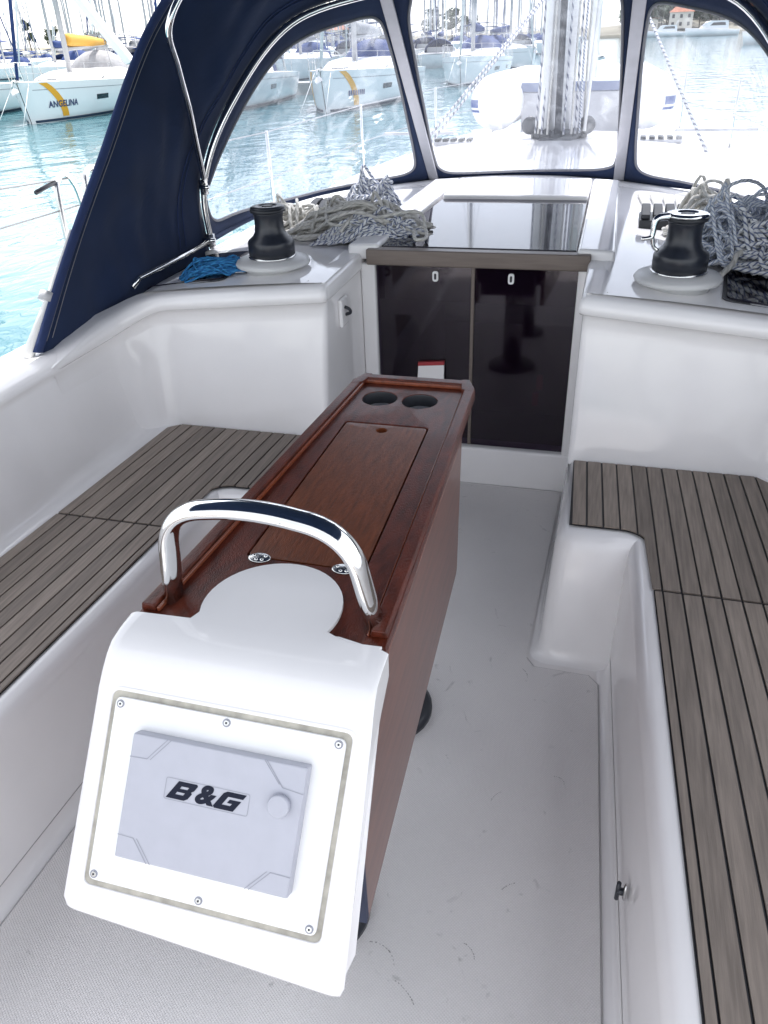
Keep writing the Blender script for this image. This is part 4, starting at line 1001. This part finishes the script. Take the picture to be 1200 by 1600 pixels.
    v, f, us_ = tubev([(0, my + .15, 2.80), (0, my + .5, 2.78), (0, my + L_ * .25, 2.72), (0, my + L_ * .39, 2.68)], [.16, .20, .17, .10], 10, ((0, 0, 1), 1.25)); obj('sail_cover', v, f, cover, bo, True)
    tube('furled_sail', [(0, .15, 1.5), (0, my * .4, mast_h * .38), (0, my * .98, mast_h * .95)], [.06, .085, .03], furl, e, 8 if det > 1 else 5)
    if det > 0:
        # sprayhood and bimini
        y0 = .64 * L_; rows = []
        for yy, h_, w_ in ((0, .40, .50), (.35, .95, .62), (.9, 1.15, .66), (1.25, 1.10, .66)):
            b = hbm(.6) * w_ * 1.12; rows.append([(b * math.cos(a), y0 + yy, 1.25 + h_ * math.sin(a)) for a in [math.pi * k / 8 for k in range(9)]])
        v, f = loft(rows); sm = obj('sprayhood', v, f, hood, e, True).modifiers.new('s', 'SOLIDIFY'); sm.thickness = .02
        if stern_kit:
            rows = [[(x * hbm(.8) * .75, .80 * L_ + yy, 3.05 - .18 * x * x) for x in (-1, -.6, -.2, .2, .6, 1)] for yy in (0, .8, 1.7)]
            v, f = loft(rows); o = obj('bimini_top', v, f, hood, e, True); o.modifiers.new('s', 'SOLIDIFY').thickness = .02
            for sx in (-1, 1): tube('bimini_leg', [(sx * hbm(.85) * .8, .86 * L_, 1.15), (sx * hbm(.8) * .74, .81 * L_, 2.9)], .018, steel, o, 5)
    if det > 1:
        # pulpit, stanchions, lifelines, anchor
        pu = [(-.55, 1.35, 1.35), (-.50, .9, 1.95), (-.22, .12, 2.05), (0, -.02, 2.06), (.22, .12, 2.05), (.50, .9, 1.95), (.55, 1.35, 1.35)]
        tube('pulpit', smooth_path(pu, 24), .016, steel, e, 6)
        for sx in (-1, 1):
            pts = []
            for u in (.14, .26, .40, .55, .70, .84):
                q = pt(u, sheer(u), sx); x, y, z = q[0] * .97, q[1], q[2]; tube('stanchion', [(x, y, z), (x, y, z + .62)], .014, steel, e, 5); pts.append((x, y, z + .61))
            for dz in (0, -.3): tube('lifeline', [(sx * .48, .95, 1.95 + dz)] + [(a, b, c + dz) for a, b, c in pts], .008, wire, e, 4)
        bevel(obj('anchor_roller', boxv(-.07, .07, -.28, .5, 1.40, 1.47), BF, steel, e), .01)
        an = tube('anchor_shank', [(0, .35, 1.52), (0, -.34, 1.46), (0, -.46, 1.25)], .03, steel, e, 6)
        obj('anchor_fluke', [(-.17, -.28, 1.12), (.17, -.28, 1.12), (0, -.56, 1.02), (0, -.36, 1.28), (-.1, -.22, 1.2), (.1, -.22, 1.2)], [(0, 1, 2), (0, 3, 2), (1, 2, 3), (0, 4, 3), (1, 3, 5), (0, 1, 5, 4)], steel, an)
        # mooring lines to the water
        for sx in (-1, 1): tube('mooring_line', [(sx * .3, .4, 1.40), (sx * .5, -1.4, .02)], .012, whitecov, e, 5)
        # covered dinghy-like bundle and hatch on the foredeck
        bevel(obj('deck_hatch', boxv(-.28, .28, .2 * L_, .2 * L_ + .55, 1.36, 1.43), BF, wind_d, e), .02)
    if stripe:
        for sx in (-1, 1):
            rows = []
            for k in range(11):
                t = k / 10; z = sheer(.1) * .98 - t * (sheer(.1) * .98 - .16); u = .055 + .065 * math.sin(t * math.pi / 2) ** .8; rows.append([pt(u, z, sx, .010), pt(u + .028, z, sx, .010)])
            v, f = loft(rows); obj('painted_stripe', v, f, yellow, hl)
    if text or marks:
        if text: me = text_mesh(text, .31, .001, .15, .008, 1.05)
        else:
            vv, ff = join([(boxv(-.5 + k * .14, -.5 + k * .14 + .09, -.09, .09, -.001, .001), BF) for k in range(8)]); me = pyd(vv, ff)
        for q in me.vertices:
            u = (1.62 + q.co.x + .02) / L_; q.co = Vector(pt(u, .60 + q.co.y, 1, .016 + q.co.z))
        link('name_lettering', me, namem if text else bluecov, hl)
    return e
ROWG = 'yachts moored bow out across the water'
A = yacht('sailing_yacht', (-21.45, 27.9), R(13), 12.5, 4.1, 2, yelcov, bluecov, True, 'ANGELINA', hood=greycov)
tag(A, 'white sailing yacht with a curved yellow bow stripe and the name ANGELINA', 'yacht', ROWG)
B1 = yacht('sailing_yacht', (-27.2, 25.5), R(13), 12.0, 4.0, 2, whitecov, bluecov)
tag(B1, 'white yacht with dark hull window at the left edge of the photo, beside ANGELINA', 'yacht', ROWG)
B2 = yacht('sailing_yacht', (-15.9, 29.6), R(7), 12.5, 4.1, 2, greycov, whitecov, False)
tag(B2, 'white yacht left of the other in the left dodger window, without a bow stripe', 'yacht', ROWG)
B3 = yacht('sailing_yacht', (-10.45, 30.7), R(3), 12.5, 4.1, 2, greycov, whitecov, True, None, marks=True)
tag(B3, 'white yacht with a yellow bow stripe seen through the left dodger window', 'yacht', ROWG)
B4 = yacht('sailing_yacht', (-33.5, 26.5), R(14), 12.0, 4.0, 1, yelcov, bluecov); tag(B4, 'white yacht farthest left in the moored row, mostly outside the photo', 'yacht', ROWG)
B5 = yacht('sailing_yacht', (-8.3, 47), R(2), 12.0, 4.0, 2, bluecov, whitecov, False); tag(B5, 'white yacht with blue boom cover just left of the centre window, behind the striped yacht', 'yacht', ROWG)
B6 = yacht('sailing_yacht', (-6.9, 71), R(30), 11.5, 3.9, 2, bluecov, whitecov, False); tag(B6, 'white yacht alone in open water left of the mast, bow towards us', 'yacht', ROWG)
# far marina rows
for bx, by, rz in ((-9.0, -16, 175), (-4.2, -17.5, 183), (7.5, -15, 178), (12.5, -17, 184)):
    o = yacht('moored_yacht', (bx, by), R(rz), 12.0, 4.0, 1, bluecov, whitecov); tag(o, 'white yacht moored astern, behind the viewer', 'yacht', 'yachts moored astern')
farA = yacht('moored_yacht', (-30, 95), 0, 12.0, 4.0, 1, bluecov, whitecov)
farB = yacht('moored_yacht', (-36, 95), 0, 12.5, 4.1, 1, greycov, whitecov, mast_h=18.5)
farC = yacht('moored_yacht', (-24, 95), 0, 11.5, 3.9, 1, whitecov, bluecov, mast_h=15.5)
protos = [farA, farB, farC]
spots = []
for yy, x0, x1, st in ((58, -44, -15, 5.2), (92, -75, -13, 4.8), (120, -100, -8, 5.0), (150, -120, -8, 5.5), (185, -150, -8, 6.5), (76, -40, -16, 5.4), (134, -80, -9, 5.6), (168, -90, -9, 6.0), (215, -110, -10, 7.0)):
    x = x0
    while x < x1: spots.append((x + rnd.uniform(-.5, .5), yy + rnd.uniform(-1.5, 1.5) - .12 * (x - x1) * 0)); x += st
def in_view(x, y, z, mg=60):
    q = Mc.transposed() @ (Vector((x, y, z)) - CAM); 
    if q.z > -.1: return False
    px = 600 + 1200 * q.x / -q.z; return -mg < px < 1200 + mg
spots = [q for q in spots if in_view(q[0], q[1], 0, 90)]
for i, (x, y) in enumerate(spots):
    o = protos[i] if i < 3 else copy_tree(protos[rnd.choice((0, 1, 2, 1))])
    o.location = (x, y, WZ); o.rotation_euler = (0, 0, R(rnd.choice((0, 180)) + rnd.uniform(-5, 5) + 8)); s_ = rnd.uniform(.88, 1.12); o.scale = (s_, s_, s_)
    cv_ = {'blue': 'blue', 'grey': 'grey', 'whit': 'white'}[[c for c in o.children if c.name.startswith('boom')][0].children[0].data.materials[0].name[:4]]
    rw_ = 'first' if y < 70 else 'second' if y < 105 else 'third' if y < 135 else 'fourth' if y < 168 else 'last'
    sd_ = 'left of the dodger' if in_view(x, y, 0) and (Mc.transposed() @ (Vector((x, y, 0)) - CAM)).x / -(Mc.transposed() @ (Vector((x, y, 0)) - CAM)).z < -.28 else 'behind the dodger windows'
    tag(o, 'white yacht with %s boom cover in the %s far marina row, %s' % (cv_, rw_, sd_), 'yacht', '%s yachts with %s covers in the %s far row' % (sd_, cv_, rw_))

# pontoon walls behind the near row, long low quay
struct(box('pontoon', -60, -14, 43.2, 45.2, WZ - .3, WZ + .55, concrete))
struct(box('pier', -160, -12, 104.8, 108, WZ - .5, WZ + .7, concrete))
struct(box('breakwater', -260, -60, 196, 200, WZ - .5, WZ + 2.2, concrete))

# gangway standing up on the deck behind ANGELINA
gw = empty('raised_gangway', (-19.58, 33, 1.15)); tag(gw, 'white gangway plank raised at a slant over the yacht ANGELINA', 'gangway')
bevel(obj('plank_board', [(0 + a * .16, dy, b) for a, b in ((-1, 0), (1, .1)) for dy in (-.2, .2)] + [(-2.6 + a * .16, dy, 3.2 + b) for a, b in ((-1, 0), (1, .1)) for dy in (-.2, .2)], [(0, 1, 3, 2), (4, 6, 7, 5), (0, 2, 6, 4), (1, 5, 7, 3), (0, 4, 5, 1), (2, 3, 7, 6)], hullw, gw), .02)
# flag
fg = empty('flag', (-28.9, 42, 1.2)); tag(fg, 'small red white and blue flag flying behind the yacht ANGELINA', 'flag')
tube('staff', [(0, 0, -.8), (-.05, 0, 1.5)], .02, steel, fg, 6)
for k, m in enumerate((red_f, white_f, blue_f)):
    rows = [[(.05 + .10 * i, .04 * math.sin(i * 1.1), 1.38 - .2 * k - .02 * i), (.05 + .10 * i, .04 * math.sin(i * 1.1), 1.18 - .2 * k - .02 * i)] for i in range(12)]
    v, f = loft(rows); obj('flag_band', v, f, m, fg, True).modifiers.new('s', 'SOLIDIFY').thickness = .004

# motor boats on the right
def motor(loc, rot, L_, label):
    e = empty('motor_boat', (loc[0], loc[1], WZ), rot); tag(e, label, 'motor boat', 'motor boats off the far shore'); B_ = L_ * .30
    rows = []
    for u in (0, .02, .06, .12, .22, .36, .55, .78, 1):
        b = B_ / 2 * math.sin(min(1, u / .6) * math.pi / 2) ** .7; zs = L_ * (.15 - .05 * u); y = u * L_
        rows.append([(-b, y, zs), (-b * .93, y + .25 * (1 - u), zs * .5), (-b * .72, y + .5 * (1 - u), -.1), (b * .72, y + .5 * (1 - u), -.1), (b * .93, y + .25 * (1 - u), zs * .5), (b, y, zs)])
    v, f = loft(rows, True); f.append(tuple(8 * 6 + k for k in range(6))); obj('hull', v, f, hullw, e, True)
    rows = []
    for yy, w_, z in ((.28, .40, .135), (.40, .62, .24), (.48, .66, .255), (.78, .66, .25), (.80, .66, .115)):
        b = B_ / 2 * w_; rows.append([(-b * 1.1, yy * L_, .10 * L_), (-b, yy * L_, z * L_), (b, yy * L_, z * L_), (b * 1.1, yy * L_, .10 * L_)])
    v, f = loft(rows); cb = obj('cabin', v, f, hullw, e)
    for sx in (-1, 1):
        b = B_ / 2 * .705; obj('side_window', [(sx * b, .44 * L_, .175 * L_), (sx * b, .74 * L_, .175 * L_), (sx * (b - .02), .72 * L_, .225 * L_), (sx * (b - .03), .50 * L_, .225 * L_)], [(0, 1, 2, 3)], wind_d, cb)
    obj('windscreen', [(-B_ * .20, .315 * L_, .175 * L_), (B_ * .20, .315 * L_, .175 * L_), (B_ * .27, .385 * L_, .228 * L_), (-B_ * .27, .385 * L_, .228 * L_)], [(0, 1, 2, 3)], wind_d, cb)
    tube('radar_arch', [(-B_ * .34, .76 * L_, .22 * L_), (-B_ * .30, .80 * L_, .34 * L_), (B_ * .30, .80 * L_, .34 * L_), (B_ * .34, .76 * L_, .22 * L_)], .07, hullw, e, 6)
    return e
motor((15.2, 136), R(-72), 11, 'white motor yacht lying nearest in the right dodger window, bow to the left')
motor((16.0, 300), R(-80), 16, 'long white motor boat behind the nearest motor yacht, close to the shore')
motor((4, 335), R(-85), 14, 'white motor boat moored by the shore left of the jib sheet')
motor((30, 225), R(-78), 13, 'white motor boat moored beyond the nearest motor yacht at the right edge')

# far shore
shore = [(-520, 60), (-400, 190), (-260, 300), (-130, 352), (-30, 368), (60, 372), (160, 350), (300, 290), (480, 170)]
rows = []
for k in range(41):
    q = smooth_path([(a, b, 0) for a, b in shore], 41)[k]; d = Vector((q.x, q.y, 0)).normalized()
    hill = 3 + 9 * math.exp(-((q.x - 75) / 60) ** 2) + 4 * math.exp(-((q.x + 330) / 120) ** 2)
    row = []
    for dist, z in ((0, -1.2), (.5, .45), (8, .55), (25, .3 * hill), (60, .8 * hill), (140, hill), (400, hill * 1.1)):
        p_ = q + d * dist; row.append((p_.x, p_.y, z + (mnoise.noise(p_ * .03) * .8 if dist > 8 else 0)))
    rows.append(row)
v, f = loft(rows); struct(obj('shore', v, f, land, None, True))
def shore_z(x, dist): 
    hill = 3 + 9 * math.exp(-((x - 75) / 60) ** 2) + 4 * math.exp(-((x + 330) / 120) ** 2); return .5 if dist < 9 else .3 * hill + (.5 * hill) * min(1, max(0, (dist - 25) / 35))
def tree_mesh(seed, h, wd):
    rg = random.Random(seed); v, f = [], []
    cl = [(Vector((rg.gauss(0, wd * .26), rg.gauss(0, wd * .26), h * rg.uniform(.35, .92))), rg.uniform(.55, 1.0) * wd * .26) for _ in range(15)]
    for c, r_ in cl:
        for _ in range(46):
            d_ = Vector((rg.gauss(0, 1), rg.gauss(0, 1), rg.gauss(0, .8))).normalized(); q = c + d_ * r_ * rg.uniform(.6, 1.08)
            a = Vector((rg.gauss(0, 1), rg.gauss(0, 1), rg.gauss(0, 1))).normalized() * rg.uniform(.4, .8); b = a.orthogonal().normalized() * a.length * .7
            k = len(v); v += [q - a, q - b * .6, q + a, q + b]; f.append((k, k + 1, k + 2, k + 3))
    me = bpy.data.meshes.new('crown'); me.from_pydata([tuple(q) for q in v], [], f); return me
tm = []
for sd_ in range(5):
    h_ = 9 + sd_ * .8; wd = 7.5 if sd_ < 4 else 3.0
    e = empty('shore_tree'); c = link('crown', tree_mesh(40 + sd_, h_, wd), leafm, e)
    tube('trunk', [(0, 0, -.5), (.15, .1, h_ * .35), (.1, -.1, h_ * .7)], [.28, .22, .08], barkm, e, 6); tm.append(e)
used = set()
tp = []
for k in range(60):
    x = rnd.uniform(-6, 56); tp.append((x, rnd.uniform(14, 60)))
for k in range(26): tp.append((rnd.uniform(-330, -60), rnd.uniform(10, 50)))
sp_ = smooth_path([(a, b, 0) for a, b in shore], 400)
def shore_at(x): return min(sp_, key=lambda q: abs(q.x - x))
tp = [q for q in tp if in_view(shore_at(q[0]).x, shore_at(q[0]).y, 3, 30)]
for k, (x, dist) in enumerate(tp):
    i = k % 5; o = tm[i] if i not in used else copy_tree(tm[i]); used.add(i)
    q = shore_at(x); d = Vector((q.x, q.y, 0)).normalized(); p_ = q + d * dist
    s_ = rnd.uniform(.65, 1.15); o.location = (p_.x, p_.y, shore_z(x, dist) - .3); o.scale = (s_, s_, s_); o.rotation_euler = (0, 0, rnd.uniform(0, 6))
    if x > -20: tag(o, 'dark green tree in the wooded far shore seen through the right window', 'tree', 'trees on the far shore at right')
    else: tag(o, 'dark tree on the far shore behind the moored yachts', 'tree', 'trees on the far shore at left')
def house(x, dist, wd, dp, h, label, wm, rz=0):
    q = shore_at(x); d = Vector((q.x, q.y, 0)).normalized(); p_ = q + d * dist
    e = empty('shore_house', (p_.x, p_.y, shore_z(x, dist) - .2), math.atan2(-d.x, d.y) + rz); tag(e, label, 'house', 'houses on the far shore')
    box('wall', -wd / 2, wd / 2, 0, dp, 0, h, wm, e)
    r_ = wd / 2 + .4; obj('roof', [(-r_, -.4, h), (r_, -.4, h), (r_, dp + .4, h), (-r_, dp + .4, h), (-wd * .3, dp / 2, h + 1.9), (wd * .3, dp / 2, h + 1.9)], [(0, 1, 5, 4), (1, 2, 5), (2, 3, 4, 5), (3, 0, 4), (0, 3, 2, 1)], roofm, e)
    nw = max(2, int(wd / 2.6))
    for fl_ in range(int(h // 2.7)):
        for k in range(nw):
            xx = -wd / 2 + wd * (k + .5) / nw; box('window', xx - .5, xx + .5, -.04, .02, .9 + fl_ * 2.7, 2.2 + fl_ * 2.7, wind_d, e)
house(17, 12, 9, 8, 5.6, 'white two storey house among trees, left of the wood in the right window', wallm)
house(5, 14, 8, 7, 4.2, 'low pale house at the waterside next to the right window bar', wallm)
house(33, 38, 10, 8, 5.8, 'pale house up the wooded slope in the right window', wallm2)
house(43, 20, 11, 8, 5.6, 'wide pale house low on the slope at the right edge', wallm)
house(50, 46, 9, 8, 5.8, 'pale house highest on the slope at the right edge', wallm)
house(-180, 14, 26, 12, 5.6, 'long grey quay building behind the yachts at the left', wallm2)
house(-120, 16, 18, 10, 5.6, 'pale quay building behind the masts', wallm)

# gull in flight
gl = empty('gull', (-.72, 35, .78), R(20)); tag(gl, 'grey and white gull flying low over the water right of the mast', 'gull')
v, f = lathe([(.005, -.30), (.05, -.2), (.085, -.05), (.08, .08), (.05, .16), (.05, .20), (.045, .25), (.01, .31)], 12)
bd = obj('body', [(z, x, y) for x, y, z in v], f, gull_w, gl, True)
for sy, dz in ((1, .42), (-1, .05)):
    P = [(.10, sy * .04, .03), (-.08, sy * .04, .03), (.13, sy * .32, .03 + dz * .55), (-.07, sy * .32, .03 + dz * .55), (-.02, sy * .68, .03 + dz), (-.12, sy * .62, .03 + dz * .92)]
    obj('wing', P, [(0, 1, 3, 2), (2, 3, 5, 4)], gull_g, gl).modifiers.new('s', 'SOLIDIFY').thickness = .025
obj('tail', [(-.26, -.03, .0), (-.26, .03, .0), (-.42, .08, .0), (-.42, -.08, .0)], [(0, 1, 2, 3)], gull_g, gl).modifiers.new('s', 'SOLIDIFY').thickness = .015
print('planks', planks_total)
